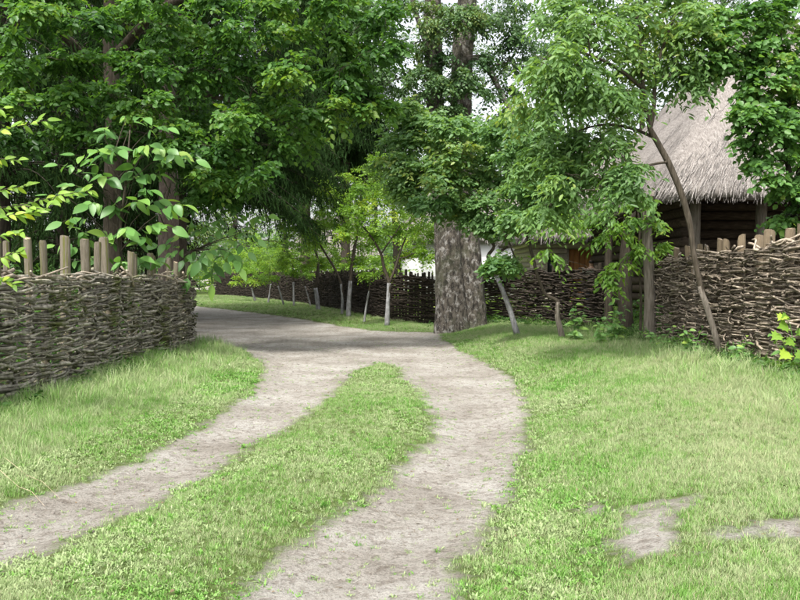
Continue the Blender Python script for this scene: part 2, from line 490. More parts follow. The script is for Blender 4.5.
# ------------------------------------------------------------------ grass (instanced tufts on points)
def grass_mat():
    m, n, N, L = mat('grass_blades')
    oi = N('ObjectInfo')
    n1 = N('TexNoise', Scale=0.55, Detail=4.0, Roughness=0.6); L(oi.outputs['Location'], n1.inputs['Vector'])
    n2 = N('TexNoise', Scale=3.5, Detail=3.0); L(oi.outputs['Location'], n2.inputs['Vector'])
    ad = N('Math', operation='MULTIPLY_ADD'); L(n2.outputs[0], ad.inputs[0]); ad.inputs[1].default_value = 0.55; L(n1.outputs[0], ad.inputs[2])
    a2 = N('Math', operation='MULTIPLY_ADD'); L(oi.outputs['Random'], a2.inputs[0]); a2.inputs[1].default_value = 0.35; L(ad.outputs[0], a2.inputs[2])
    r = ramp(N, [(0.52, (0.065, 0.21, 0.024)), (0.72, (0.13, 0.325, 0.04)), (0.87, (0.205, 0.38, 0.08)), (1.0, (0.34, 0.43, 0.20))])
    L(a2.outputs[0], r.inputs[0])
    at = N('Attribute', attribute_name='tone')
    mx = N('Mix', data_type='RGBA'); L(at.outputs['Fac'], mx.inputs[0]); L(r.outputs[0], mx.inputs[6]); mx.inputs[7].default_value = (0.45, 0.42, 0.26, 1)
    pb = N('BsdfPrincipled', Roughness=0.5); pb.inputs['Specular IOR Level'].default_value = 0.35; L(mx.outputs[2], pb.inputs['Base Color'])
    tr = N('BsdfTranslucent'); L(mx.outputs[2], tr.inputs[0])
    ms = N('MixShader'); ms.inputs[0].default_value = 0.35
    L(pb.outputs[0], ms.inputs[1]); L(tr.outputs[0], ms.inputs[2])
    o = N('OutputMaterial'); L(ms.outputs[0], o.inputs[0])
    return m


M_GRASS = grass_mat()


def blade_set(nb, spread, hgt, width, lean, seg=3, dry=0.06, broad=False):
    mb = MB()
    for k in range(nb):
        a = random.uniform(0, 2 * math.pi); r = spread * math.sqrt(random.random())
        x, y = r * math.cos(a), r * math.sin(a)
        la = random.uniform(0, 2 * math.pi); ln = random.uniform(0.1, 1) * lean
        hh = hgt * random.uniform(0.5, 1.15)
        wv = width * random.uniform(0.7, 1.2)
        ca, sa = math.cos(la), math.sin(la)
        V = []
        for s in range(seg + 1):
            t = s / seg
            off = ln * hh * t * t
            z = hh * (t - 0.25 * ln * t * t)
            ww = wv * (1 - t) ** 0.6 if not broad else wv * math.sin(math.pi * min(0.97, 0.08 + t * 0.9))
            cx, cy = x + ca * off, y + sa * off
            V.append((cx - sa * ww, cy + ca * ww, z)); V.append((cx + sa * ww, cy - ca * ww, z))
        mb.add(V, [(2 * s, 2 * s + 1, 2 * s + 3, 2 * s + 2) for s in range(seg)], a=1.0 if random.random() < dry else random.uniform(0, 0.12))
    return mb


def source_collection(name, builders, material):
    c = bpy.data.collections.new(name)
    for k, mb in enumerate(builders):
        me = mb.mesh(name)
        me.materials.append(material)
        o = bpy.data.objects.new('%s_%02d' % (name, k), me)
        c.objects.link(o)
    return c


def scatter(name, pts, scale, pick, coll, label=None, tilt=0.15):
    me = bpy.data.meshes.new(name)
    me.vertices.add(len(pts)); me.vertices.foreach_set('co', pts.astype(np.float32).ravel())
    n = len(pts)
    rot = np.stack([rng.normal(0, tilt, n), rng.normal(0, tilt, n), rng.uniform(0, 6.283, n)], -1)
    a = me.attributes.new('rot', 'FLOAT_VECTOR', 'POINT'); a.data.foreach_set('vector', rot.astype(np.float32).ravel())
    a = me.attributes.new('size', 'FLOAT', 'POINT'); a.data.foreach_set('value', scale.astype(np.float32))
    a = me.attributes.new('pick', 'INT', 'POINT'); a.data.foreach_set('value', pick.astype(np.int32))
    o = bpy.data.objects.new(name, me); COL.objects.link(o)
    ng = bpy.data.node_groups.new(name, 'GeometryNodeTree')
    ng.interface.new_socket('Geometry', in_out='INPUT', socket_type='NodeSocketGeometry')
    ng.interface.new_socket('Geometry', in_out='OUTPUT', socket_type='NodeSocketGeometry')
    N = ng.nodes.new; Lk = ng.links.new
    gi = N('NodeGroupInput'); gout = N('NodeGroupOutput')
    ip = N('GeometryNodeInstanceOnPoints'); ip.inputs['Pick Instance'].default_value = True
    ci = N('GeometryNodeCollectionInfo'); ci.inputs['Collection'].default_value = coll
    ci.inputs['Separate Children'].default_value = True; ci.inputs['Reset Children'].default_value = True
    def na(nm, t):
        q = N('GeometryNodeInputNamedAttribute'); q.data_type = t; q.inputs['Name'].default_value = nm
        return [s for s in q.outputs if s.enabled and s.name == 'Attribute'][0]
    Lk(gi.outputs[0], ip.inputs['Points']); Lk(ci.outputs[0], ip.inputs['Instance'])
    Lk(na('pick', 'INT'), ip.inputs['Instance Index'])
    er = N('FunctionNodeEulerToRotation'); Lk(na('rot', 'FLOAT_VECTOR'), er.inputs[0]); Lk(er.outputs[0], ip.inputs['Rotation'])
    Lk(na('size', 'FLOAT'), ip.inputs['Scale'])
    Lk(ip.outputs[0], gout.inputs[0])
    md = o.modifiers.new('scatter', 'NODES'); md.node_group = ng
    o['kind'] = 'stuff'
    if label: o['label'] = label
    return o


def seedy(mb):
    """thin grass gone to pale seed"""
    mb.A = [np.full(len(a), random.uniform(0.25, 0.75)) for a in mb.A]
    return mb


tufts = [blade_set(18, 0.05, 0.045, 0.0019, 1.1) for _ in range(3)] + \
        [blade_set(16, 0.045, 0.065, 0.0021, 1.0) for _ in range(3)] + \
        [blade_set(11, 0.035, 0.030, 0.0065, 1.6, 3, 0.0, True) for _ in range(2)] + \
        [blade_set(15, 0.06, 0.165, 0.0026, 1.0, 4, 0.12) for _ in range(2)] + \
        [blade_set(9, 0.02, 0.06, 0.012, 1.5, 4, 0.0, True)] + \
        [seedy(blade_set(16, 0.05, 0.075, 0.0018, 0.8, 3, 0.0)) for _ in range(2)]
GC = source_collection('grass_tuft', tufts, M_GRASS)

# candidate points with density falling off with distance
def candidates(n, x0, x1, y0, y1, p=1.0):
    u = rng.random(n)
    y = y0 * (y1 / y0) ** u if p else y0 + (y1 - y0) * u
    x = rng.uniform(x0, x1, n)
    return x, y


def in_view(x, y, mrg=0.6):
    return (np.abs(x) < y * 0.48 + mrg)


pts, scs, pks = [], [], []
for (n, x0, x1, y0, y1, flatp, far) in ((150000, -5, 8, 3.0, 12, 1, 0), (95000, -5.2, 9, 10, 27, 0, 1), (38000, -22, 2.5, 27, 62, 0, 2)):
    x, y = candidates(n, x0, x1, y0, y1, flatp)
    k = in_view(x, y); x, y = x[k], y[k]
    m, h, g, fo, vr, vl, il, st = field(x, y)
    edge = m + rng.normal(0, 0.05, len(x))
    keep = ((edge > 0.02) | ((g > 0.25) & (rng.random(len(x)) < 0.10))) & (fo < 0.2) & ~((vr > 0) & (x > 5.75))
    # thinner turf where the ground is worn
    dens = smooth(0.0, 0.28, edge) * 0.85 + 0.15
    keep &= rng.random(len(x)) < dens
    x, y, m, h, vr, vl, il, st, g = [q[keep] for q in (x, y, m, h, vr, vl, il, st, g)]
    s = rng.uniform(0.65, 1.15, len(x)) * (1 + 0.45 * far)
    pk = rng.integers(0, 6, len(x))
    r = rng.random(len(x))
    clov = fbm(x, y, 0.8, 91)
    lowgrow = (g < 0.8) | (il > 0)
    pk = np.where(lowgrow & (r < 0.45 + clov), 6 + rng.integers(0, 2, len(x)), pk)
    pk = np.where(lowgrow & (rng.random(len(x)) < 0.025), 10, pk)
    seed = smooth(1.0, 2.2, vr) * smooth(5.0, 6.5, y) * (1 - smooth(12.5, 15, y)) * (0.55 + 0.6 * fbm(x, y, 1.6, 33))
    pk = np.where(rng.random(len(x)) < seed * 0.6, 11 + rng.integers(0, 2, len(x)), pk)
    # lusher along the fences
    fr = np.clip((x - 3.3) / 2.0, 0, 1) * (vr > 0.2)
    fl_ = np.clip((-x - 2.6) / 1.8, 0, 1) * (vl > 0.15)
    tall = np.maximum(fr, fl_)
    pk = np.where(rng.random(len(x)) < tall * 0.17 * (1 + fbm(x, y, 0.6, 13)), 8 + rng.integers(0, 2, len(x)), pk)
    s = s * (0.8 + 0.35 * tall + 0.25 * fbm(x, y, 0.9, 14))
    s = np.where(il > 0, s * 0.8, s)
    pts.append(np.stack([x, y, h - 0.004], -1)); scs.append(s); pks.append(pk)
# stray weeds in the tracks
x, y = candidates(22000, -5, 3, 3.8, 22)
m, h, g, fo, vr, vl, il, st = field(x, y)
k = (g < 0) & (rng.random(len(x)) < 0.50 * np.exp(g / 0.25) + 0.012 + 0.22 * (fbm(x, y, 0.5, 40) > 0.34)) & in_view(x, y)
x, y, h = x[k], y[k], h[k]
pts.append(np.stack([x, y, h - 0.003], -1)); scs.append(rng.uniform(0.3, 0.75, len(x))); pks.append(np.where(rng.random(len(x)) < 0.6, 6, 1))
pts = np.vstack(pts); scs = np.concatenate(scs); pks = np.concatenate(pks)
print('tufts', len(pts))
scatter('grass', pts, scs, pks, GC, 'short green grass on the verges and the strip between the wheel tracks')

# pebbles and clods on the tracks
pebs = []
for _ in range(4):
    mb = MB()
    k = 7
    prof = [(0.0, -0.4), (0.8, -0.3), (1.0, 0.1), (0.65, 0.5)]
    V = []
    for (rr, zz) in prof[1:]:
        for q in range(k):
            a = q * 2 * math.pi / k
            V.append((rr * math.cos(a) * random.uniform(0.7, 1.2), rr * 0.8 * math.sin(a) * random.uniform(0.7, 1.2), zz * random.uniform(0.7, 1.1)))
    V.append((0, 0, 0.6))
    Qs = [(l * k + q, l * k + (q + 1) % k, (l + 1) * k + (q + 1) % k, (l + 1) * k + q) for l in range(2) for q in range(k)]
    Ts = [(2 * k + q, 2 * k + (q + 1) % k, 3 * k) for q in range(k)]
    mb.add(V, Qs, Ts, random.random()); pebs.append(mb)
PC = source_collection('pebble', pebs, M_PEBBLE)
x, y = candidates(42000, -5, 3, 3.6, 20)
m, h, g, fo, vr, vl, il, st = field(x, y)
k = (m < 0) & in_view(x, y) & (rng.random(len(x)) < 0.35 + 0.4 * fbm(x, y, 1.0, 42))
x, y, h = x[k], y[k], h[k]
scatter('gravel', np.stack([x, y, h], -1), rng.uniform(0.0025, 0.007, len(x)) * (1 + 1.8 * (rng.random(len(x)) < 0.06)), rng.integers(0, 4, len(x)), PC, 'small stones and clods on the earth tracks')


lit = []
for q in range(4):
    mb = MB()
    V = [(0, 0, 0), (.4, .3, .12), (1, 0, .05), (.45, -.28, .15)]
    mb.add(V, [(0, 1, 2, 3)], a=random.random()); lit.append(mb)
for q in range(3):
    mb = MB(); mb.tube([(0, 0, 0), (1, .2, .1), (2.2, 0, .05)], [.06, .05, .03], 4, 0, True, random.random()); lit.append(mb)
LC = source_collection('litter', lit, plain('dead_leaf', (0.14, 0.10, 0.055), 0.9, 0.5, 9.0))
x, y = candidates(9000, -6, 6, 3.6, 26)
m, h, g, fo, vr, vl, il, st = field(x, y)
k = in_view(x, y) & (rng.random(len(x)) < 0.45 + 0.4 * fbm(x, y, 1.5, 44)) & ((m < 0.1) | (rng.random(len(x)) < .3))
x, y, h, m = x[k], y[k], h[k], m[k]
scatter('leaf_litter', np.stack([x, y, h + np.where(m > 0, .025, .004)], -1), rng.uniform(0.012, 0.032, len(x)), rng.integers(0, 7, len(x)), LC, 'dead leaves and bits of twig lying on the tracks and turf', 0.3)


# ------------------------------------------------------------------ leaves and trees
def unit(v):
    return v / (np.linalg.norm(v, axis=-1, keepdims=True) + 1e-9)


def add_leaves(mb, p, d, nrm, ln, wr=0.5, fine=True, tone=None):
    """p base, d direction, nrm upper side, ln length"""
    n = len(p)
    d = unit(d); s = unit(np.cross(d, nrm)); u = unit(np.cross(s, d))
    ln = ln[:, None]; w_ = ln * wr * 0.5
    tone = rng.random(n) if tone is None else tone
    tip = p + d * ln - u * ln * 0.12
    if fine:
        V = np.stack([p, p + d * ln * 0.28 + s * w_ * 0.85 + u * w_ * 0.25, p + d * ln * 0.66 + s * w_ * 0.85 + u * w_ * 0.2, tip,
                      p + d * ln * 0.66 - s * w_ * 0.85 + u * w_ * 0.2, p + d * ln * 0.28 - s * w_ * 0.85 + u * w_ * 0.25], 1).reshape(-1, 3)
        b0 = np.arange(n)[:, None] * 6
        Q = np.vstack([b0 + np.array([0, 1, 2, 3]), b0 + np.array([0, 3, 4, 5])])
        mb.add(V, Q, a=np.repeat(tone, 6))
    else:
        V = np.stack([p, p + d * ln * 0.45 + s * w_, tip, p + d * ln * 0.45 - s * w_], 1).reshape(-1, 3)
        b0 = np.arange(n)[:, None] * 4
        mb.add(V, b0 + np.array([0, 1, 2, 3]), a=np.repeat(tone, 4))


def sprays(mb, base, dirs, leaf, nleaf=7, twig=0.3, droop=0.35, wr=0.5, fine=True, tone=None, stem=True):
    """each spray is a twig with leaves on alternate sides"""
    n = len(base)
    dirs = unit(dirs)
    t = (np.arange(nleaf) + 0.6) / nleaf
    up = np.array([0, 0, 1.0])
    side = unit(np.cross(dirs, up) + rng.normal(0, 0.15, (n, 3)))
    tl = twig * rng.uniform(0.7, 1.25, n)
    pos = base[:, None] + dirs[:, None] * (t[None, :, None] * tl[:, None, None]) - up * (droop * tl[:, None, None] * (t ** 2)[None, :, None])
    alt = np.where(np.arange(nleaf) % 2, 1.0, -1.0)
    ld = dirs[:, None] * 0.55 + side[:, None] * alt[None, :, None] * 0.9 - up * (0.25 + droop * 0.6) + rng.normal(0, 0.28, (n, nleaf, 3))
    nr = up + np.array([-0.15, -0.45, 0]) + rng.normal(0, 0.6, (n, nleaf, 3))
    ll = leaf * rng.uniform(0.5, 1.3, (n, nleaf))
    tn = None
    if tone is not None:
        tn = np.clip(np.repeat(tone, nleaf) + rng.normal(0, 0.16, n * nleaf), 0, 1)
    add_leaves(mb, pos.reshape(-1, 3), ld.reshape(-1, 3), nr.reshape(-1, 3), ll.ravel(), wr, fine, tn)


def arc(a, b, k=6, wob=0.05, sag=0.0):
    a = np.array(tuple(a), float); b = np.array(tuple(b), float)
    t = np.linspace(0, 1, k)[:, None]
    L = np.linalg.norm(b - a)
    p = a + (b - a) * t
    off = rng.normal(0, wob * L, (k, 3)); off[0] = off[-1] = 0
    p = p + off * 0.5
    p[:, 2] += (np.sin(t[:, 0] * math.pi)) * sag * L
    return p


class Tree:
    """trunk strokes [(pts, radii)], clumps [(centre, radius, n sprays)]"""
    def __init__(s, name, label, cat, base, group=None):
        s.t = thing(name, label, cat, base, group)
        s.wood = MB(); s.leaf = MB(); s.nodes = []; s.rad = []

    def stem(s, pts, rad, k=9, res=4, jit=0.05):
        pts = [np.array(tuple(p), float) for p in pts]
        # smooth the stroke
        n = len(pts); out = []; rr = []
        for i in range(n - 1):
            p0 = pts[max(0, i - 1)]; p1 = pts[i]; p2 = pts[i + 1]; p3 = pts[min(n - 1, i + 2)]
            for q in range(res):
                u = q / res
                out.append(0.5 * ((2 * p1) + (-p0 + p2) * u + (2 * p0 - 5 * p1 + 4 * p2 - p3) * u * u + (-p0 + 3 * p1 - 3 * p2 + p3) * u ** 3))
                rr.append(rad[i] * (1 - u) + rad[i + 1] * u)
        out.append(pts[-1]); rr.append(rad[-1])
        s.wood.tube(out, rr, k, jit)
        s.nodes += out; s.rad += rr

    def grow(s, clumps, thick=0.035, twigs=5):
        c0 = np.array(s.nodes[0])
        order = sorted(clumps, key=lambda c: np.linalg.norm(np.array(tuple(c[0])) - np.array(s.nodes[-1])))
        for (c, r, n) in order:
            c = np.array(tuple(c), float)
            nd = np.array(s.nodes)
            dd = np.linalg.norm(nd - c, axis=1) + 0.8 * np.maximum(0, nd[:, 2] - c[2])
            i = int(np.argmin(dd))
            L = np.linalg.norm(nd[i] - c)
            r0 = min(s.rad[i] * 0.75, thick * (0.6 + 0.25 * L))
            p = arc(nd[i], c, 6, 0.06, 0.06)
            rs = np.linspace(r0, max(0.006, r0 * 0.3), 6)
            s.wood.tube(p, rs, 5, 0.08, False)
            s.nodes += list(p[2:]); s.rad += list(rs[2:])
            for _ in range(twigs):
                e = c + unit(rng.normal(0, 1, 3) * np.array([1, 1, 0.6])) * r * rng.uniform(0.6, 0.95)
                s.wood.tube(arc(c, e, 4, 0.08, 0.05), np.linspace(max(0.005, r0 * 0.3), 0.003, 4), 3, 0, False)

    def foliage(s, clumps, leaf=0.09, nleaf=7, twig=0.3, droop=0.35, wr=0.5, flat=0.65, fine=True, shell=0.55):
        for (c, r, n) in clumps:
            c = np.array(tuple(c), float)
            v = unit(rng.normal(0, 1, (n, 3)))
            rr = r * rng.uniform(shell, 1.0, n)[:, None] ** 0.8
            # several small sub-clumps per clump, so that the mass stays uneven
            k = max(3, int(n / 14))
            sub = unit(rng.normal(0, 1, (k, 3))) * r * rng.uniform(0.35, 0.95, (k, 1)) * np.array([1, 1, flat])
            wch = rng.integers(0, k, n)
            base = c + sub[wch] + v * rr * 0.42 * np.array([1, 1, 0.55])
            out = unit(base - c) + rng.normal(0, 0.45, (n, 3)); out[:, 2] = out[:, 2] * 0.45 + 0.05
            ct = rng.normal(0.5, 0.16) + rng.normal(0, 0.14, k)[wch]
            sprays(s.leaf, base, out, leaf, nleaf, twig, droop, wr, fine, np.clip(ct, 0, 1))

    def done(s, bark, leafm):
        s.wood.build('trunk', bark, s.t)
        if s.leaf.n: s.leaf.build('crown', leafm, s.t, smooth=False)
        return s.t


def blobs(lst, f=1.0, dens=60, dj=0.5):
    """(px, py, depth, radius in photo pixels) -> real clumps"""
    out = []
    for q in lst:
        px, py, d, r = q[:4]
        rr = r * d / FPX
        out.append((P(px, py, d), rr, max(8, int(dens * (q[4] if len(q) > 4 else 1)))))
    return out


def Gd(px, d, dx=0.0):
    a, _ = ray(px, 300)
    return Vector((a * d + dx, d, H(a * d + dx, d)))


# ------------------------------------------------------------------ wattle fences
def polyline(pts):
    p = np.array(pts, float)
    seg = np.linalg.norm(np.diff(p, axis=0), axis=1)
    cum = np.concatenate([[0], np.cumsum(seg)])

    def at(s):
        s = np.atleast_1d(np.asarray(s, float))
        x = np.interp(s, cum, p[:, 0]); y = np.interp(s, cum, p[:, 1])
        e = 0.15
        x2 = np.interp(np.minimum(s + e, cum[-1]), cum, p[:, 0]) - np.interp(np.maximum(s - e, 0), cum, p[:, 0])
        y2 = np.interp(np.minimum(s + e, cum[-1]), cum, p[:, 1]) - np.interp(np.maximum(s - e, 0), cum, p[:, 1])
        l = np.hypot(x2, y2) + 1e-9
        return x, y, -y2 / l, x2 / l       # point and left normal
    return at, cum[-1]


def stake_variants(material, cut, n=5):
    out = []
    for q in range(n):
        mb = MB()
        k = 9
        zs = [0, 0.3, 0.6, 0.85, 0.985, 1.0]
        tip = random.uniform(-0.25, 0.25)
        ov = [random.uniform(0.85, 1.12) for _ in range(k)]
        V = []
        bx = random.uniform(-0.25, 0.25)
        for zi, z in enumerate(zs):
            for a in range(k):
                an = a * 2 * math.pi / k
                r = ov[a] * (1.05 - 0.12 * z) * (0.88 if zi == 5 else 1) * random.uniform(0.9, 1.08)
                zz = z + ((tip * 0.05 * math.cos(an) + random.uniform(-.006, .006)) if z > 0.9 else 0)
                V.append((r * math.cos(an) + bx * math.sin(z * 3), r * math.sin(an), zz))
        Qs = [(l * k + a, l * k + (a + 1) % k, (l + 1) * k + (a + 1) % k, (l + 1) * k + a) for l in range(5) for a in range(k)]
        V.append((bx * math.sin(3), 0, 1.0))
        Ts = [(5 * k + a, 5 * k + (a + 1) % k, 6 * k) for a in range(k)]
        mb.add(V, Qs, Ts, random.random())
        me = mb.mesh('stake')
        me.materials.append(material); me.materials.append(cut)
        for pl in me.polygons:
            if len(pl.vertices) == 3: pl.material_index = 1
            else: pl.use_smooth = True
        out.append(me)
    return out


def fence(name, label, pts, hfun, stakes, variants, wmat, srad, wr=(0.012, 0.026), layer=0.036, wlen=(0.6, 1.5), amp=0.07,
          nparts=300, sides=5, segs=7, stake_step=0.45, mess=1.0, keep=None, top_extra=True, doubled=1.0, sback=0.06, caps=0):
    at, L = polyline(pts)
    base = (pts[0][0], pts[0][1], H(*pts[0]))
    f = thing(name, label, 'fence', base)
    for (s, top, r) in stakes:
        x, y, nxx, nyy = [float(q[0]) for q in at(s)]
        x += nxx * sback; y += nyy * sback
        z = H(x, y) - 0.05
        M = Matrix.Translation((x, y, z)) @ Euler((random.gauss(0, 0.022), random.gauss(0, 0.016), random.uniform(0, 6.28))).to_matrix().to_4x4() @ Matrix.Diagonal((r, r, top - z, 1))
        put('stake', random.choice(variants), M, f)
    items = []
    sv = np.linspace(0, L, int(L / 0.25) + 2)
    xs, ys, _, _ = at(sv)
    hz = field(xs, ys)[1]
    zz = 0.0; row = 0
    hmax = max(hfun(s) for s in sv)
    while zz < hmax:
        s = -random.uniform(0, 0.8)
        while s < L:
            ln = random.uniform(*wlen)
            mid = min(L, max(0, s + ln / 2))
            hh = hfun(mid)
            z = zz + random.gauss(0, 0.012) * mess
            if z < hh + random.uniform(-0.02, 0.03):
                items.append((s, min(ln, L - s + random.uniform(0, 0.15)), z, row, random.uniform(*wr)))
            s += ln * random.uniform(0.72, 0.95) / doubled
        zz += layer * random.uniform(0.85, 1.15); row += 1
    if top_extra:
        for _ in range(int(L * 5)):
            s = random.uniform(0, L)
            items.append((s, random.uniform(0.35, 0.9), hfun(s) + random.uniform(-0.03, 0.07), random.randint(0, 1), random.uniform(*wr) * 1.15))
    for _ in range(caps):
        s = random.uniform(0, L * .75)
        items.append((s, random.uniform(0.35, 0.8), hfun(s) + random.uniform(0.0, 0.10), random.randint(0, 1), -random.uniform(0.017, 0.027)))
    vis = []
    for it in items:
        x, y, _, _ = [float(q[0]) for q in at(max(0, it[0] + it[1] / 2))]
        ok = abs(x) < y * 0.475 and y > 1
        front = 1 if it[3] % 2 else 0
        vis.append((0 if ok else 1, y - it[4] * 90 if it[4] > 0 else 0, it))
    vis.sort(key=lambda q: q[:2])
    rest = MB()
    for idx, (_, _, (s0, ln, z, row, r)) in enumerate(vis):
        pale = r < 0; r = abs(r)
        t = np.linspace(0, 1, segs)
        s = s0 + ln * t
        lo = np.clip(s, 0, L)
        x, y, nX, nY = at(lo)
        over = s - lo
        tx, ty = nY, -nX
        x = x + tx * over; y = y + ty * over
        lat_ = amp * np.cos(math.pi * s / stake_step + math.pi * row + random.gauss(0, 0.35)) * random.uniform(0.6, 1.15) + random.gauss(0, 0.012)
        # ends poke out a little
        pk = random.choice((-1, 1)) * random.uniform(0, 0.05) * mess
        lat_ = lat_ + pk * (t ** 4)
        dz = random.gauss(0, 0.05) * mess * (t - 0.5) + 0.012 * mess * np.sin(t * random.uniform(3, 8) + random.uniform(0, 6)) * random.uniform(0.3, 1.6)
        gz = np.interp(lo, sv, hz)
        pt = np.stack([x + nX * lat_, y + nY * lat_, gz + z + dz], -1)
        pt[:, 2] += (0.16 * (t - .5) * random.uniform(-1, 1)) if pale else 0
        rad = r * (1 - 0.45 * (t if random.random() < 0.5 else 1 - t)) * (1 + 0.08 * rng.normal(0, 1, segs))
        tone = random.random() ** 1.3
        if idx < nparts:
            mb = MB(); mb.tube(pt, rad, sides, 0.12, True, tone)
            mb.build('withe', M_PALESTICK if pale else wmat, f)
        else:
            rest.tube(pt, rad, sides, 0.12, True, tone)
    if rest.n:
        rest.build('woven_withes', wmat, f, kind='stuff')
    return f


# left fence
def xs_left(px):   # arc length along the left fence for a photo column
    d = 850 * -4.6 / (px - 400)
    return d
LPTS = [(-4.85, 6.0), (-4.67, 9.9), (-4.57, 13.0), (-4.45, 15.6), (-4.36, 17.4), (-4.42, 18.1), (-4.75, 18.6), (-5.6, 18.9), (-8.5, 19.2)]
lv = stake_variants(M_STAKE, M_CUT)
lst = []
for px, ty, wpx in ((-18, 232, 9), (-4, 240, 8), (12, 238, 8.5), (27, 242, 6), (47, 238, 7.5), (59, 241, 7), (77, 236, 9.5), (97, 239, 8.5), (105, 242, 6.5), (116, 238, 9),
                    (132, 252, 6.5), (138, 254, 5), (150, 253, 6), (156, 256, 5), (166, 258, 5), (172, 262, 5), (179, 263, 5), (186, 262, 5), (191, 264, 4)):
    d = 850 * -4.55 / (px - 400)
    lst.append((d - 6.0, P(px, ty, d).z, wpx * d / 850 / 2 * 1.12))
for k in range(6):
    lst.append((12.9 + k * 0.55, 1.75 + random.uniform(-0.06, 0.05), 0.045))
for k in range(6):
    lst.append((0.2 + k * 0.5, 2.05, 0.05))
fence('wattle_fence', 'grey wattle fence of woven branches with mossy stakes, left of the track', LPTS,
      lambda s: 1.47 if s < 8.5 else (1.47 - 0.035 * (s - 8.5) if s < 13 else 1.33), lst, lv, M_WITHE, 0.05, (0.012, 0.028), 0.034, (0.4, 1.2), 0.085, stake_step=0.5, mess=1.7, doubled=1.7, sback=0.11, caps=34)

# right fence
RPTS = [(5.08, 16.6), (5.2, 14.0), (5.38, 11.5), (5.7, 8.0)]
rv = stake_variants(M_STAKE_R, M_CUT)
rst = []
for px, ty, wpx in ((669, 248, 6.5), (683, 246, 7.5), (694, 244, 6), (701, 246, 5), (711, 239, 7), (720, 240, 7), (730, 238, 5.5), (736, 235, 8), (749, 235, 11), (761, 231, 11.5),
                    (780, 228, 10.5), (792, 224, 12), (806, 222, 11), (820, 226, 12), (840, 216, 12)):
    d = 850 * 5.22 / (px - 400)
    d = 850 * float(np.interp(d, [8, 11.5, 14, 16.6], [5.7, 5.38, 5.2, 5.08])) / (px - 400)
    rst.append((16.6 - d, P(px, ty, d).z, wpx * d / 850 / 2))
fence('wattle_fence', 'brown wattle fence with thick round stakes in front of the thatched barn', RPTS,
      lambda s: 1.60 + 0.03 * s, rst, rv, M_WITHE_R, 0.07, (0.009, 0.021), 0.030, (0.4, 1.3), 0.085, stake_step=0.42, mess=2.0, doubled=1.9, sback=0.125, caps=10)

# long far fence
fd = [(215, 66), (256, 56), (300, 46), (345, 36), (388, 28.8), (440, 27.2), (485, 26.3), (520, 24.3), (560, 22.3), (604, 20.3)]
FPTS = [((px - 400) / 850 * d, d) for px, d in fd]
fv = stake_variants(M_DARKBARK, M_STAKE)
atf, Lf = polyline(FPTS)
fst = []
s = 0.1
while s < Lf:
    x, y, _, _ = [float(q[0]) for q in atf(s)]
    left = x < 1.6
    if left or random.random() < 0.28:
        fst.append((s, H(x, y) + (1.66 if left else 1.60) + random.uniform(-0.07, 0.06), random.uniform(0.035, 0.05) if left else random.uniform(0.04, 0.075)))
    s += random.uniform(0.125, 0.165) if left else random.uniform(0.25, 0.4)
fst = fst[-298:]
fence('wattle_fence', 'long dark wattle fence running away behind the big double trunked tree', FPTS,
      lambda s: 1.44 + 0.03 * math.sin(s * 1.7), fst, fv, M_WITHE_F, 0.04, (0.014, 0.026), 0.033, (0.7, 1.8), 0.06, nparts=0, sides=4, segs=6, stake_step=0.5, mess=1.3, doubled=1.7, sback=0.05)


# ------------------------------------------------------------------ thatch
def straw_on(mb, quad_fn, n, length, width, jit=0.12):
    """ribbons of straw lying down the slope; quad_fn(u, v) -> point, downhill, normal"""
    for _ in range(n):
        p, dn, nr, ok = quad_fn(random.random(), random.random())
        if not ok: continue
        sd_ = dn.cross(nr).normalized()
        d = (dn + sd_ * random.gauss(0, jit) + nr * random.uniform(-0.02, 0.06)).normalized()
        L = length * random.uniform(0.5, 1.3); w_ = width * random.uniform(0.5, 1.4)
        s2 = d.cross(nr).normalized() * w_
        a = p + nr * random.uniform(0.0, 0.035)
        b_ = a + d * L + nr * random.uniform(-0.01, 0.03)
        mb.add([a - s2, a + s2, b_ + s2 * 0.4, b_ - s2 * 0.4], [(0, 1, 2, 3)], a=random.random())


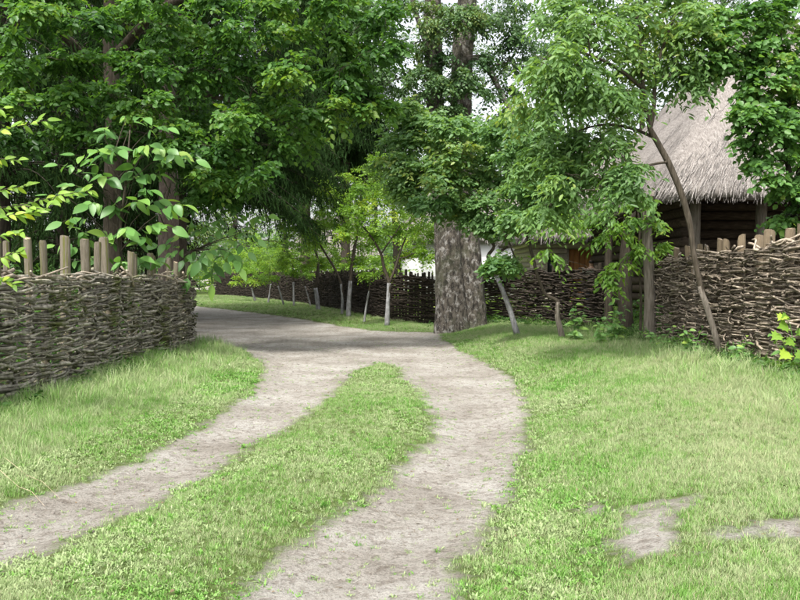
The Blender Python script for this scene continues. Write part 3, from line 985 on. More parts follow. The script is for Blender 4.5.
def hip_roof(parent, x0, x1, y0, y1, ze, zr, hip, thick, nstraw, straw=(0.5, 0.012), round_=0.5, fringe=1500, hipy=None):
    """steep hipped thatch: eaves at ze, ridge at zr; corners rounded, a thick shaggy edge"""
    cx0, cx1, cy = x0 + hip, x1 - hip, (y0 + y1) / 2
    cy0, cy1 = (cy, cy) if hipy is None else (y0 + hipy, y1 - hipy)
    per = []
    def corner(cx, cy_, a0):
        for k in range(5):
            a = a0 + k * math.pi / 8
            per.append((cx + round_ * math.cos(a), cy_ + round_ * math.sin(a)))
    def side(a, b_, n):
        for k in range(1, n):
            per.append((a[0] + (b_[0] - a[0]) * k / n, a[1] + (b_[1] - a[1]) * k / n))
    corner(x0 + round_, y0 + round_, math.pi); side((x0 + round_, y0), (x1 - round_, y0), 14)
    corner(x1 - round_, y0 + round_, -math.pi / 2); side((x1, y0 + round_), (x1, y1 - round_), 10)
    corner(x1 - round_, y1 - round_, 0); side((x1 - round_, y1), (x0 + round_, y1), 14)
    corner(x0 + round_, y1 - round_, math.pi / 2); side((x0, y1 - round_), (x0, y0 + round_), 10)
    per = np.array(per)
    n = len(per)
    top = np.stack([np.clip(per[:, 0], cx0, cx1), np.clip(per[:, 1], cy0, cy1)], -1)
    levels = 12
    V = []
    for l in range(levels + 1):
        t = l / levels
        q = per * (1 - t) + top * t
        z = ze + thick * 0.6 + (zr - ze) * (t ** 0.96) + 0.03 * rng.normal(0, 1, n) * (0 < l < levels)
        V.append(np.column_stack([q, np.broadcast_to(z, (n,))]))
    ins = per + (top - per) * 0.0
    # thick shaggy edge and underside
    c = np.array([(x0 + x1) / 2, cy])
    inner = per + (top - per) * 0.10
    V.insert(0, np.column_stack([per, np.full(n, ze) + rng.normal(0, 0.02, n)]))
    V.insert(0, np.column_stack([inner, np.full(n, ze + 0.10)]))
    V.insert(0, np.column_stack([per + (top - per) * 0.9, np.full(n, ze + (zr - ze) * 0.85)]))
    V = np.array(V)
    m = len(V)
    i = np.arange(m - 1)[:, None] * n; j = np.arange(n)[None]; j2 = (j + 1) % n
    Q = np.stack([i + j, i + j2, i + n + j2, i + n + j], -1).reshape(-1, 4)
    mb = MB(); mb.add(V.reshape(-1, 3), Q, a=0.4)
    roof = mb.build('roof', M_THATCH, parent)
    st = MB()
    def qf(u, v):
        k = int(u * n) % n; k2 = (k + 1) % n; f = random.random(); v = v ** 1.0
        e = per[k] * (1 - f) + per[k2] * f; tp = top[k] * (1 - f) + top[k2] * f
        a = Vector((e[0], e[1], ze + thick * 0.6)); b_ = Vector((tp[0], tp[1], zr + thick * 0.6))
        p = a.lerp(b_, v)
        dn = (a - b_).normalized()
        al = Vector((per[k2][0] - per[k][0], per[k2][1] - per[k][1], 0))
        if al.length < 1e-6: return p, dn, dn, False
        nr = al.cross(b_ - a).normalized()
        if nr.z < 0: nr = -nr
        vis_ = (a.y < cy + 0.5 or a.x < x0 + 0.8)
        return p, dn, nr, vis_
    straw_on(st, qf, nstraw, straw[0], straw[1])
    for _ in range(fringe):
        k = random.randrange(n); k2 = (k + 1) % n; f = random.random()
        e = per[k] * (1 - f) + per[k2] * f
        tp = top[k]
        out = Vector((e[0] - tp[0], e[1] - tp[1], 0))
        if out.length < 1e-3: continue
        out.normalize()
        a = Vector((e[0], e[1], ze + random.uniform(0.02, thick * 0.6))) - out * random.uniform(0, 0.12)
        d = (out * random.uniform(0.1, 0.9) + Vector((random.gauss(0, .15), random.gauss(0, .15), -1))).normalized()
        L = random.uniform(0.05, 0.17)
        s2 = d.cross(out).normalized() * random.uniform(0.004, 0.010)
        b_ = a + d * L
        st.add([a - s2, a + s2, b_ + s2 * .4, b_ - s2 * .4], [(0, 1, 2, 3)], a=random.random() * 0.5)
    so = st.build('straw', M_STRAW, parent, smooth=False); so['kind'] = 'stuff'
    return roof


def log_wall(parent, a, b_, z0, z1, dia, material, axis_pad=0.15, holes=()):
    """horizontal logs laid one on another from a to b; holes = [(t0, t1, z0, z1)] along the wall"""
    n = max(1, int(round((z1 - z0) / dia)))
    a = Vector(a); b_ = Vector(b_)
    d = (b_ - a)
    for k in range(n):
        z = z0 + dia * (k + 0.5)
        spans = [(-axis_pad / d.length, 1 + axis_pad / d.length)]
        for (t0, t1, h0, h1) in holes:
            if h0 < z < h1:
                spans = [s for (p, q) in spans for s in ((p, min(q, t0)), (max(p, t1), q)) if s[1] - s[0] > 0.005]
        for (p, q) in spans:
            mb = MB()
            pa = a + d * p; pb = a + d * q
            pa.z = pb.z = z
            mb.tube(arc(pa, pb, 5, 0.002), dia * 0.53, 8, 0.04, True, random.random())
            mb.build('log', material, parent)


def cyl(mb, a, b_, r, k=8, a_=0.5, wob=0.0):
    mb.tube(arc(a, b_, 6, wob), r, k, 0.05, True, a_)


# barn behind the right fence
zg = H(7, 18)
BX0, BX1, BY0, BY1, BZ, BR = 5.35, 13.15, 17.4, 28.7, 3.15, 8.0
barn = thing('thatched_barn', 'thatched barn with an open dark front behind the right wattle fence', 'barn', (BX0 + 1, BY0 + 1, zg))
hip_roof(barn, BX0, BX1, BY0, BY1, BZ, BR, 3.88, 0.35, 42000, (0.36, 0.009), 1.0, 5000, hipy=3.9)
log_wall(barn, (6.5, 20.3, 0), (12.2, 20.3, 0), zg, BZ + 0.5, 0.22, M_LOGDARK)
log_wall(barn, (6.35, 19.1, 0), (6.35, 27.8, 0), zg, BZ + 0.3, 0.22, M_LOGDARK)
for xx, yy in ((6.3, 18.3), (7.72 * 18.3 / 18.3, 18.3), (8.2, 18.5), (10.0, 18.3), (12.3, 18.3)):
    if xx == 8.2: continue
    mb = MB(); cyl(mb, (xx, yy, zg - 0.1), (xx + 0.05, yy, BZ + 0.42), 0.12); mb.build('post', M_POST, barn)
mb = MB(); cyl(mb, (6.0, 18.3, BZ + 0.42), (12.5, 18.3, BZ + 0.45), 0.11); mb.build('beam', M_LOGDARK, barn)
for k in range(8):
    mb = MB(); xx = 6.1 + k * 0.85
    cyl(mb, (xx, BY0 + 0.35, BZ + 0.18), (9.2 + (xx - 9.2) * .25, 21.0, BR - 1.2), 0.06); mb.build('rafter', M_LOGDARK, barn)

# log house with the orange door further back
zh = H(6, 30)
hs = thing('log_house', 'pale log house with an orange plank door, seen over the dark wattle fence', 'house', (4.8, 30, zh))
HX0, HX1, HY = 4.75, 10.5, 30.0
L_ = HX1 - HX0
log_wall(hs, (HX0, HY, 0), (HX1, HY, 0), zh, 2.75, 0.19, M_LOGPALE, holes=((1.12 / L_, 2.22 / L_, 0, 2.62), (0.42 / L_, 0.80 / L_, 1.5, 2.3)))
log_wall(hs, (HX0, HY + 0.1, 0), (HX0, HY + 5, 0), zh + 0.1, 2.75, 0.19, M_LOGPALE)
log_wall(hs, (HX1, HY + 0.1, 0), (HX1, HY + 5, 0), zh + 0.1, 2.75, 0.19, M_LOGPALE)
mb = MB(); mb.box((HX0 + L_ / 2, HY + 0.35, 1.4), (L_ - 0.4, 0.05, 2.6)); mb.build('wall', M_LOGPALE, hs)
dx0, dx1 = HX0 + 1.20, HX0 + 2.14
dr = MB(); dr.box(((dx0 + dx1) / 2, HY + 0.02, 2.57), (dx1 - dx0 + 0.22, 0.16, 0.10))
dr.box((dx0 - 0.06, HY + 0.02, 1.35), (0.11, 0.16, 2.33)); dr.box((dx1 + 0.06, HY + 0.02, 1.35), (0.11, 0.16, 2.33))
dfo = dr.build('door', M_LOGPALE, hs, smooth=False)
for k in range(5):
    mb = MB(); ww = (dx1 - dx0) / 5
    mb.box((dx0 + ww * (k + 0.5), HY + 0.02 + 0.006 * (k % 2), 1.36), (ww - 0.012, 0.05, 2.28), a=random.random())
    q = mb.build('plank', M_DOOR, dfo, smooth=False, off=hs.location)
mb = MB(); mb.box((dx1 - 0.12, HY - 0.03, 1.45), (0.03, 0.05, 0.14)); mb.build('handle', M_LOGDARK, dfo, smooth=False, off=hs.location)
wn = MB(); wx = HX0 + 0.61
for (c, sz) in (((wx, HY, 1.52), (0.46, .14, .06)), ((wx, HY, 2.28), (0.46, .14, .06)), ((wx - .2, HY, 1.9), (.06, .14, .7)), ((wx + .2, HY, 1.9), (.06, .14, .7))):
    wn.box(c, sz)
wo_ = wn.build('window', M_LOGPALE, hs, smooth=False)
mb = MB(); mb.box((wx, HY + 0.03, 1.9), (0.34, 0.012, 0.68)); mb.build('pane', M_GLASS, wo_, smooth=False, off=hs.location)
hip_roof(hs, 4.1, 11.4, 29.0, 36.0, 2.72, 6.4, 2.6, 0.4, 7000, (0.5, 0.016), 0.6, 2500)


def cottage(label, x0, x1, y0, z1, zr, depth, wins, dens=5000, gx_=None):
    zc = H((x0 + x1) / 2, y0)
    c = thing('cottage', label, 'house', (x0, y0, zc))
    mb = MB(); mb.box(((x0 + x1) / 2, y0 + depth / 2, (zc + z1) / 2 - 0.1), (x1 - x0, depth, z1 - zc + 0.2)); mb.build('wall', M_WHITE, c, smooth=False)
    hip_roof(c, x0 - 0.5, x1 + 0.5, y0 - 0.5, y0 + depth + 0.5, z1 - 0.12, zr, 2.4, 0.3, dens, (0.6, 0.03), 0.5, 1200)
    for wx_ in wins:
        f = MB(); zc2 = zc + 1.55
        for (cc, sz) in (((wx_, y0 - .02, zc2 - .5), (.9, .1, .08)), ((wx_, y0 - .02, zc2 + .5), (.9, .1, .08)), ((wx_ - .42, y0 - .02, zc2), (.07, .1, .94)), ((wx_ + .42, y0 - .02, zc2), (.07, .1, .94)), ((wx_, y0 - .02, zc2), (.04, .08, .94))):
            f.box(cc, sz)
        fo2 = f.build('window', M_LOGPALE, c, smooth=False)
        g2 = MB(); g2.box((wx_, y0 - .005, zc2), (.78, .012, .92)); g2.build('pane', M_GLASS, fo2, smooth=False, off=c.location)
    return c


cottage('whitewashed cottage glimpsed behind the big double trunk and the dark wattle fence', 0.1, 8.2, 46.0, 3.5, 7.0, 6.5, (7.4,))
cottage('distant cottage with a greyish thatched roof behind the small orchard trees', -9.5, -1.8, 72.0, 3.1, 6.6, 7, (-5.5,))

# gate posts
gp_specs = [
    ((650, 345), 16.75, 0.12, [(0, 0, 0), (0.0, 0, 0.9), (-0.04, 0, 1.7), (-0.10, 0.0, 2.62)], 'grey forked log post at the gate opening beside the brown wattle fence', M_POST, True),
    ((627, 333), 18.6, 0.16, [(0, 0, 0), (-0.06, 0, 0.9), (-0.02, 0, 1.8), (0.05, 0.0, 2.75)], 'thick dark leaning log post in the middle of the gate opening', M_DARKBARK, False),
    ((608, 330), 19.9, 0.10, [(0, 0, 0), (0.02, 0, 0.9), (0.0, 0, 1.8), (0.04, 0.0, 2.5)], 'thin dark post at the right end of the long dark wattle fence', M_DARKBARK, False)]
for (q, d, r, off, lab, mt, fork) in gp_specs:
    b0 = Gd(q[0], d)
    t = thing('gate_post', lab, 'post', b0, 'log posts of the gate opening')
    mb = MB(); p = [b0 + Vector(o) for o in off]
    pp = np.array([tuple(x) for x in p]); zz = np.linspace(0, 1, 12) * 3
    pp = np.stack([np.interp(zz, range(4), pp[:, k]) for k in range(3)], -1)
    mb.tube(pp, np.linspace(r * 1.08, r * 0.8, 12), 10, 0.07, True, 0.5)
    mb.build('post', mt, t)
    if fork:
        for sx in (-1, 1):
            mb = MB(); mb.tube([p[-1] - Vector((0, 0, .1)), p[-1] + Vector((0.09 * sx, 0, 0.14)), p[-1] + Vector((0.14 * sx, 0.02, 0.36))], [r * .6, r * .5, r * .35], 7, 0.05, True, .6)
            mb.build('fork', mt, t)
b0 = Gd(650, 16.75)
t = thing('gate_lintel', 'rough pole laid across the forked gate post towards the dark wattle fence', 'beam', b0 + Vector((-0.1, 0, 2.78)))
mb = MB(); mb.tube(arc(b0 + Vector((-0.1, -0.4, 2.80)), Gd(608, 19.9) + Vector((0.04, 0.3, 2.6)), 7, 0.01), 0.07, 7, 0.08, True, .4); mb.build('pole', M_DARKBARK, t)

# ------------------------------------------------------------------ big double-trunked tree
bt = Tree('poplar_tree', 'massive old tree with two fused pale blotched trunks beside the bend', 'tree', G(464, 330))
D = bt.t.location.y
k = D / 850


def big_stem(pxs, depth_off=0.0, sides=26, res=7):
    pts = []; rad = []
    for (px, py, r) in pxs:
        pts.append(P(px, py, D + depth_off)); rad.append(r * k * .93)
    n = len(pts)
    T = np.linspace(0, n - 1, (n - 1) * res + 1)
    A = np.array([tuple(p) for p in pts])
    out = np.stack([np.interp(T, range(n), A[:, q]) for q in range(3)], -1)
    ker = np.ones(5) / 5
    for q in (0, 1):
        pad = np.pad(out[:, q], 2, 'edge'); out[:, q] = np.convolve(pad, ker, 'valid')
    rr = np.interp(T, range(n), rad)
    pad = np.pad(rr, 2, 'edge'); rr = np.convolve(pad, ker, 'valid')
    mb = MB(); mb.tube(out, rr, sides, 0.0, True)
    V = mb.V[0]
    nv = len(out) * sides
    ring = V[:nv].reshape(len(out), sides, 3)
    c = out[:, None]
    an = np.arange(sides) * 2 * math.pi / sides
    z = out[:, 2]
    bump = 0.05 * np.sin(5 * an[None] + 1.1 * z[:, None]) + 0.035 * np.sin(9 * an[None] - 0.7 * z[:, None] + 2) + 0.03 * rng.normal(0, 1, (len(out), sides))
    flare = 0.18 * np.exp(-np.maximum(0, z - 0.1) / 0.35)[:, None] * (0.6 + 0.8 * np.maximum(0, np.sin(3 * an[None] + 1)))
    ring = c + (ring - c) * (1 + bump + flare)[..., None]
    V[:nv] = ring.reshape(-1, 3)
    bt.wood.add(V, mb.Q[0], mb.T[0])
    bt.nodes += list(out[::3]); bt.rad += list(rr[::3])


big_stem([(453, 334, 17), (451, 300, 15.5), (449, 250, 14.5), (447, 215, 14), (442, 180, 12), (437, 140, 10), (435, 100, 9), (434, 50, 9), (433, 0, 8.5), (431, -70, 8), (425, -200, 6)])
big_stem([(473, 336, 14), (472, 300, 14), (469, 260, 14), (466, 225, 13.5), (463, 185, 12.5), (461, 140, 12), (461, 100, 11.5), (463, 50, 11), (467, 0, 10), (473, -70, 8), (480, -200, 6)], 0.15)
big_stem([(466, 60, 4.5), (480, 58, 4), (492, 75, 3.2), (505, 100, 2.4), (514, 118, 1.6)], -0.3, 8)
big_stem([(436, 60, 4), (425, 40, 3.2), (415, 10, 2.5), (405, -30, 2)], -0.3, 8)
cl = blobs([(410, 45, D, 22), (425, 15, D - 1, 22), (455, 10, D - 1, 20), (490, 25, D, 24), (510, 60, D, 22), (500, 90, D, 18, .7), (535, 30, D, 26),
            (480, 60, D - .8, 14, .7), (395, 80, D, 20), (418, 95, D, 16, .6), (545, 80, D, 22), (530, 110, D, 18), (445, 60, D - 1, 14, .5), (450, -40, D, 40), (500, -40, D, 45), (400, -40, D, 45), (370, 20, D, 25),
            (475, 95, D - .8, 14, .6), (430, -120, D + 1, 60), (500, -130, D + 1, 60), (442, 30, D - 1, 16), (428, 70, D - .8, 12), (470, 20, D - 1, 14), (520, 40, D, 20), (520, 10, D, 24), (550, 50, D, 22), (505, 120, D, 16), (440, 85, D - 1, 9), (450, 110, D - 1, 10), (385, 50, D, 22), (390, 10, D, 24), (405, 110, D, 14), (465, 75, D - 1, 9)], dens=125)
bt.grow(cl, 0.05, 6)
bt.foliage(cl, 0.095, 7, 0.32, 0.9, 0.62, shell=0.3)
bt.done(M_POPLAR, M_BIRCHLEAF)

# ------------------------------------------------------------------ orchard trees with limewashed trunks
def split_trunk(tree, strokes, wash_z, crown_mat, bark=M_BARK):
    """limewashed lower trunk as a part of its own"""
    pass


ORCH = 'small limewashed trees along the far fence'


def orchard(label, base, strokes, clumps, leaf=0.085, dens=60, group=ORCH, name='orchard_tree', mt=M_LIME, washed=2, wr_=0.5, fine=False, twig=0.3):
    """strokes: list of [(px,py,r_px)...]; the first `washed` points of the first stroke carry limewash"""
    b0 = G(*base)
    T = Tree(name, label, 'tree', b0, group)
    d0 = b0.y; kk = d0 / 850
    strokes = [[(x_, y_, r_ * 0.62) for x_, y_, r_ in q_] for q_ in strokes]
    first = strokes[0]
    if washed:
        wb = MB()
        pts = [b0 - Vector((0, 0, .05))] + [P(px, py, d0) for px, py, r in first[1:washed + 1]]
        rr = [first[0][2] * kk * 1.25] + [r * kk * 1.06 for px, py, r in first[1:washed + 1]]
        n = len(pts); A = np.array([tuple(p) for p in pts]); tt = np.linspace(0, n - 1, 9)
        out = np.stack([np.interp(tt, range(n), A[:, q]) for q in range(3)], -1)
        wb.tube(out, np.interp(tt, range(n), rr), 9, 0.05, True, 0.6)
        wb.build('lower_bark', M_LIMEWASH if d0 > 26 or base[0] < 530 else M_POST, T.t)
    T.stem([b0 - Vector((0, 0, .05))] + [P(px, py, d0) for px, py, r in first[1:]], [r * kk for _, _, r in first], 8)
    for st in strokes[1:]:
        dz = 0
        T.stem([P(px, py, d0 + dz) for px, py, r in st], [r * kk for _, _, r in st], 7)
    cl = blobs([(c[0], c[1], d0 + (c[3] if len(c) > 3 else random.uniform(-.7, .7)), c[2]) for c in clumps], dens=dens * (1 if name == 'fruit_tree' else 1.6))
    T.grow(cl, 0.022, 4)
    T.foliage(cl, leaf * 1.12, 6, twig, 0.3, wr_, fine=fine, shell=0.3)
    return T.done(M_BARK, mt)


orchard('forked limewashed tree in front of the fence, just left of the big double trunk', (387, 326),
        [[(387, 326, 3.6), (388, 303, 3.2), (389, 283, 3.0), (384, 268, 2.5), (381, 254, 2.2), (372, 238, 1.7), (359, 222, 1.2)],
         [(389, 284, 2.5), (396, 266, 2.0), (401, 250, 1.6), (408, 232, 1.2)], [(381, 254, 1.5), (392, 238, 1.2), (400, 226, .9)]],
        [(355, 215, 20), (375, 210, 20), (395, 215, 20), (415, 220, 18), (385, 235, 12), (425, 235, 13), (400, 195, 20), (370, 190, 18), (350, 235, 11), (422, 205, 16), (412, 252, 9), (430, 255, 9)], 0.085, 75)
orchard('leaning thin limewashed sapling left of the forked tree', (364, 322),
        [[(364, 322, 1.7), (366, 308, 1.5), (369, 291, 1.3), (372, 275, 1.0), (376, 262, .8)]], [(376, 262, 9), (368, 270, 7), (381, 271, 7)], 0.08, 40, washed=2)
orchard('thick upright limewashed tree in the middle of the orchard row', (348.5, 317),
        [[(348.5, 317, 3.6), (349, 300, 3.3), (350.5, 281, 3.0), (352, 265, 2.8), (355, 245, 2.6), (358, 228, 2.2), (360, 205, 1.7), (362, 185, 1.2)]],
        [(335, 205, 18), (352, 198, 18), (368, 180, 18), (340, 185, 18), (345, 222, 11), (365, 245, 9), (330, 225, 11), (358, 260, 8), (375, 165, 16)], 0.085, 75)
orchard('limewashed tree bending far to the left with a bare curved stem', (342, 314),
        [[(342, 314, 2.1), (342.5, 298, 2.0), (341, 284, 1.9), (335, 269, 1.8), (327, 256, 1.7), (319, 243, 1.4), (312, 232, 1.1)]],
        [(310, 228, 14), (298, 232, 13), (322, 220, 14), (305, 215, 14), (318, 238, 8), (290, 222, 12)], 0.085, 70)
orchard('bulging limewashed trunk with a round bright crown over the fence', (318.5, 310),
        [[(318.5, 310, 3.3), (317, 298, 3.2), (315.5, 288, 3.0), (317, 279, 2.6), (318, 262, 2.0), (315, 250, 1.5)]],
        [(300, 248, 12), (315, 245, 12), (290, 258, 10), (328, 250, 10), (308, 235, 11), (305, 262, 9), (322, 266, 7), (283, 245, 10)], 0.085, 60)
orchard('very thin limewashed sapling leaning left beside the bulging trunk', (311, 306),
        [[(311, 306, 1.2), (308, 296, 1.1), (305, 286, 1.0), (303, 276, .8)]], [(302, 272, 8), (308, 275, 6)], 0.085, 40, washed=2)
orchard('straight upright white stem of a small limewashed tree', (294, 306),
        [[(294, 306, 1.6), (293.7, 294, 1.5), (293.5, 282, 1.4), (293, 268, 1.0), (292, 255, .8)]],
        [(285, 262, 10), (297, 258, 10), (278, 252, 10), (300, 268, 7), (288, 273, 6)], 0.085, 60, washed=2)
orchard('slanting slim limewashed tree left of the straight white stem', (284, 305),
        [[(284, 305, 1.3), (281, 295, 1.2), (278, 286, 1.1), (274, 274, .9)]], [(270, 266, 10), (280, 266, 8), (263, 258, 9), (268, 276, 7)], 0.085, 60, washed=2)
orchard('slightly leaning grey limewashed tree near the far left end of the row', (268, 303),
        [[(268, 303, 1.3), (269.5, 294, 1.2), (271, 284, 1.1), (269, 272, .9)]], [(262, 272, 9), (258, 262, 9), (272, 256, 8), (256, 280, 6)], 0.085, 60, washed=2)
orchard('leftmost of the limewashed trees, short and bending left', (256, 301),
        [[(256, 301, 1.8), (253, 294, 1.6), (251.5, 288, 1.4), (254, 278, 1.0)]], [(248, 275, 9), (240, 268, 9), (250, 264, 9), (238, 280, 7), (232, 262, 8), (243, 255, 8)], 0.085, 60, washed=2)

T2 = 'leaning fruit trees in front of the dark fence'
orchard('fruit tree with pale leaning trunk and zigzag fork right of the big double trunk', (518, 335),
        [[(518, 335, 4.4), (512.5, 318, 4.0), (507.5, 303, 3.8), (502, 289, 3.5), (496.5, 276, 3.3), (491, 264, 3.2), (488, 256, 2.8), (494, 246, 2.5), (486, 235, 2.2), (480, 215, 1.7), (470, 190, 1.3)],
         [(490, 262, 2.4), (500, 252, 2.2), (508, 247, 1.8)]],
        [(400, 135, 20), (425, 140, 24), (450, 150, 24), (480, 132, 22), (395, 165, 18), (420, 172, 20), (445, 182, 20), (470, 172, 22), (430, 200, 13), (458, 208, 16),
         (485, 205, 18), (478, 225, 11), (500, 180, 20), (500, 228, 10), (405, 190, 12), (500, 150, 20), (450, 125, 14), (410, 112, 12)], 0.10, 210, T2, 'fruit_tree', M_ORCH, 4, 0.6, True)
orchard('fruit tree with thin crooked dark stem in front of the dark fence near the gate', (563, 338),
        [[(563, 338, 4.2), (557, 316, 3.8), (558, 302, 3.2), (550, 297, 2.8), (544, 292, 2.6), (537, 274, 2.6), (533, 258, 2.8), (529, 243, 2.8), (524, 220, 2.4), (522, 200, 2.0)],
         [(528, 282, 1.6), (517, 262, 1.6), (510, 245, 1.4), (503, 230, 1.2)], [(540, 280, 1.6), (528, 282, 1.6)], [(528, 240, 1.8), (534, 200, 1.5), (542, 165, 1.2), (547, 145, 1.0)]],
        [(520, 150, 22), (545, 160, 20), (520, 185, 20), (545, 190, 18), (530, 210, 14), (555, 205, 12), (515, 218, 10), (540, 135, 18), (508, 128, 16), (560, 180, 14), (505, 262, 5), (498, 268, 4)],
        0.10, 190, T2, 'fruit_tree', M_ORCH, 2, 0.6, True)

# ------------------------------------------------------------------ cherry tree leaning in front of the right fence
b0 = G(722, 361)
ch = Tree('cherry_tree', 'slender leaning cherry tree in front of the right wattle fence', 'tree', b0)
D = b0.y; k = D / 850
wb = MB(); A = [b0 - Vector((0, 0, .05)), P(715, 335, D), P(707, 308, D), P(700, 286, D)]
wb.tube(A, [3.4 * k, 3.1 * k, 3.0 * k, 2.75 * k], 9, 0.04, True, 0.45); wb.build('pale_bark', M_POST, ch.t)
ch.stem([b0 - Vector((0, 0, .05)), P(715, 335, D), P(707, 308, D), P(700, 284, D), P(694, 255, D), P(690, 225, D), P(681, 193, D), P(668, 162, D), P(655, 138, D), P(650, 128, D), P(646, 105, D), P(642, 76, D), P(640, 40, D), P(636, 0, D)],
        [q * k * .82 for q in (3.5, 3.4, 3.3, 3.4, 3.5, 3.7, 3.9, 3.8, 3.6, 3.3, 2.7, 2.2, 1.8, 1.4)], 9, 4)
ch.stem([P(650, 128, D), P(654, 105, D), P(655, 78, D), P(662, 50, D), P(675, 15, D)], [q * k for q in (2.6, 2.2, 1.8, 1.5, 1.2)], 7)
ch.stem([P(644, 90, D), P(620, 70, D - .3), P(590, 55, D - .6), P(560, 50, D - .8)], [q * k for q in (2.0, 1.6, 1.2, .8)], 6)
ch.stem([P(655, 138, D), P(630, 128, D + .2), P(600, 125, D + .3), P(565, 135, D + .4)], [q * k for q in (2.0, 1.6, 1.2, .8)], 6)
ch.stem([P(668, 162, D), P(650, 165, D - .3), P(620, 175, D - .5), P(595, 190, D - .6)], [q * k for q in (1.6, 1.3, 1.0, .7)], 6)
cl = blobs([(555, 20, D, 26), (590, 25, D - .5, 28), (630, 20, D, 28), (670, 20, D + .3, 26), (545, 60, D - .8, 24), (580, 62, D - .8, 26), (615, 60, D, 26), (560, 100, D - .3, 26),
            (600, 100, D - .3, 26), (628, 92, D - .5, 12, .6), (530, 95, D, 18, .7), (690, 45, D, 22), (675, 62, D, 16), (555, 140, D, 22), (590, 145, D, 22), (615, 142, D - .4, 14, .8), (630, 168, D - .6, 9, .6), (570, 175, D - .4, 17),
            (600, 178, D - .5, 14, .8), (700, 15, D, 24), (550, 205, D - .2, 13), (625, 190, D - .7, 10, .7),  (690, 78, D, 10, .6),
            (640, -30, D, 50), (580, -30, D, 45), (560, -80, D, 50), (640, -90, D, 50), (548, 165, D, 14)], dens=100)
ch.grow(cl, 0.03, 5)
ch.foliage(cl, 0.115, 8, 0.42, 0.7, 0.42, shell=0.25)
ch.done(M_BARK, M_CHERRY)

# young tree at the gate with drooping bright leaves
b0 = G(640, 341)
D = b0.y - .1; k = D / 850
yt = Tree('young_cherry', 'young bushy cherry with drooping bright leaves beside the forked gate post', 'tree', b0)
yt.stem([b0, P(641, 300, D), P(639, 262, D), P(640, 230, D), P(637, 205, D)], [q * k for q in (1.5, 1.4, 1.3, 1.1, .8)], 6)
yt.stem([P(639, 262, D), P(625, 240, D - .1), P(605, 225, D - .2), P(585, 222, D - .3)], [q * k for q in (1, .8, .7, .5)], 5)
yt.stem([P(640, 270, D), P(650, 255, D - .1), P(661, 242, D - .2)], [q * k for q in (.8, .6, .4)], 5)
cl = blobs([(600, 215, D - .2, 16), (620, 218, D - .2, 16), (580, 216, D - .3, 12), (638, 222, D - .3, 12), (614, 236, D - .3, 11), (632, 245, D - .3, 11), (655, 245, D - .2, 8, .7), (623, 262, D - .3, 8, .7),
            (612, 275, D - .3, 7, .7), (605, 285, D - .3, 5, .5), (640, 205, D - .3, 8, .6), (655, 222, D - .2, 5, .4), (548, 252, D - .4, 7, .6), (560, 215, D - .3, 12)], dens=26)
yt.grow(cl, 0.012, 3)
yt.foliage(cl, 0.13, 6, 0.3, 0.9, 0.42, shell=0.25)
yt.done(M_BARK, leaf_mat('young_cherry_leaf', (0.09, 0.20, 0.035), (0.21, 0.38, 0.07)))

# maple at the right edge, behind the fence
b0 = Gd(797, 13.6)
D = 13.6; k = D / 850
mp_ = Tree('maple_tree', 'small maple with pointed leaves behind the right fence, in front of the thatched roof', 'tree', b0)
mp_.stem([b0, P(797, 300, D), P(795, 240, D), P(793, 200, D), P(788, 165, D), P(785, 130, D), P(783, 90, D), P(780, 40, D), P(775, 0, D), P(770, -60, D)], [q * k for q in (5, 4.5, 4, 3.4, 3, 2.7, 2.3, 1.9, 1.5, 1)], 8)
mp_.stem([P(793, 200, D), P(800, 160, D + .1), P(806, 110, D + .2), P(812, 60, D + .2)], [q * k for q in (2.5, 2.2, 1.8, 1.3)], 7)
cl = blobs([(730, 20, D - .2, 24), (765, 15, D, 26), (795, 20, D, 24), (745, 55, D - .4, 18, .8), (780, 50, D - .3, 22), (805, 70, D, 22), (765, 90, D - .4, 16), (790, 105, D - .3, 18),
            (750, 118, D - .6, 12, .8), (778, 130, D - .5, 14), (752, 146, D - .6, 9, .5), (770, 158, D - .5, 12, .8), (800, 140, D, 16), (805, 175, D, 12), (772, 185, D - .5, 8, .5), (800, 205, D - .3, 9, .6),
            (712, 60, D - .3, 12, .6), (788, 215, D - .2, 6, .4), (745, 35, D - .2, 20), (722, 45, D - .3, 15), (768, 70, D - .3, 16), (760, 112, D - .5, 13, .8), (792, 185, D - .3, 12), (800, 120, D - .2, 18), (780, -50, D, 55), (840, 0, D, 50), (710, -20, D, 40)], dens=95)
mp_.grow(cl, 0.025, 5)
mp_.foliage(cl, 0.095, 7, 0.3, 0.45, 0.8, shell=0.2)
mp_.done(M_DARKBARK, M_MAPLE)

# ------------------------------------------------------------------ broadleaved tree over the left side
D = 19.5; k = D / 850
b0 = Gd(112, D)
el = Tree('elm_tree', 'tall broadleaved tree spreading its leafy boughs over the left side', 'tree', b0)
el.stem([b0, P(113, 280, D), P(112, 200, D), P(114, 120, D), P(110, 40, D), P(112, -60, D), P(118, -180, D)], [q * k for q in (11, 9.5, 8.5, 8, 7, 6, 4)], 12)
el.stem([P(112, 110, D), P(85, 60, D - 1.2), P(50, 25, D - 2.2), P(0, 5, D - 3), P(-60, -20, D - 3.3)], [q * k for q in (5, 4.2, 3.4, 2.5, 1.5)], 8)
el.stem([P(112, 60, D), P(160, 10, D - 1.0), P(220, -15, D - 1.4), P(290, -25, D - 1.4), P(360, -15, D - 1.4)], [q * k for q in (5, 4, 3, 2.2, 1.3)], 8)
el.stem([P(113, 150, D), P(150, 110, D - 1.0), P(195, 95, D - 1.8), P(245, 105, D - 2)], [q * k for q in (4, 3.2, 2.2, 1.3)], 8)
bl = []
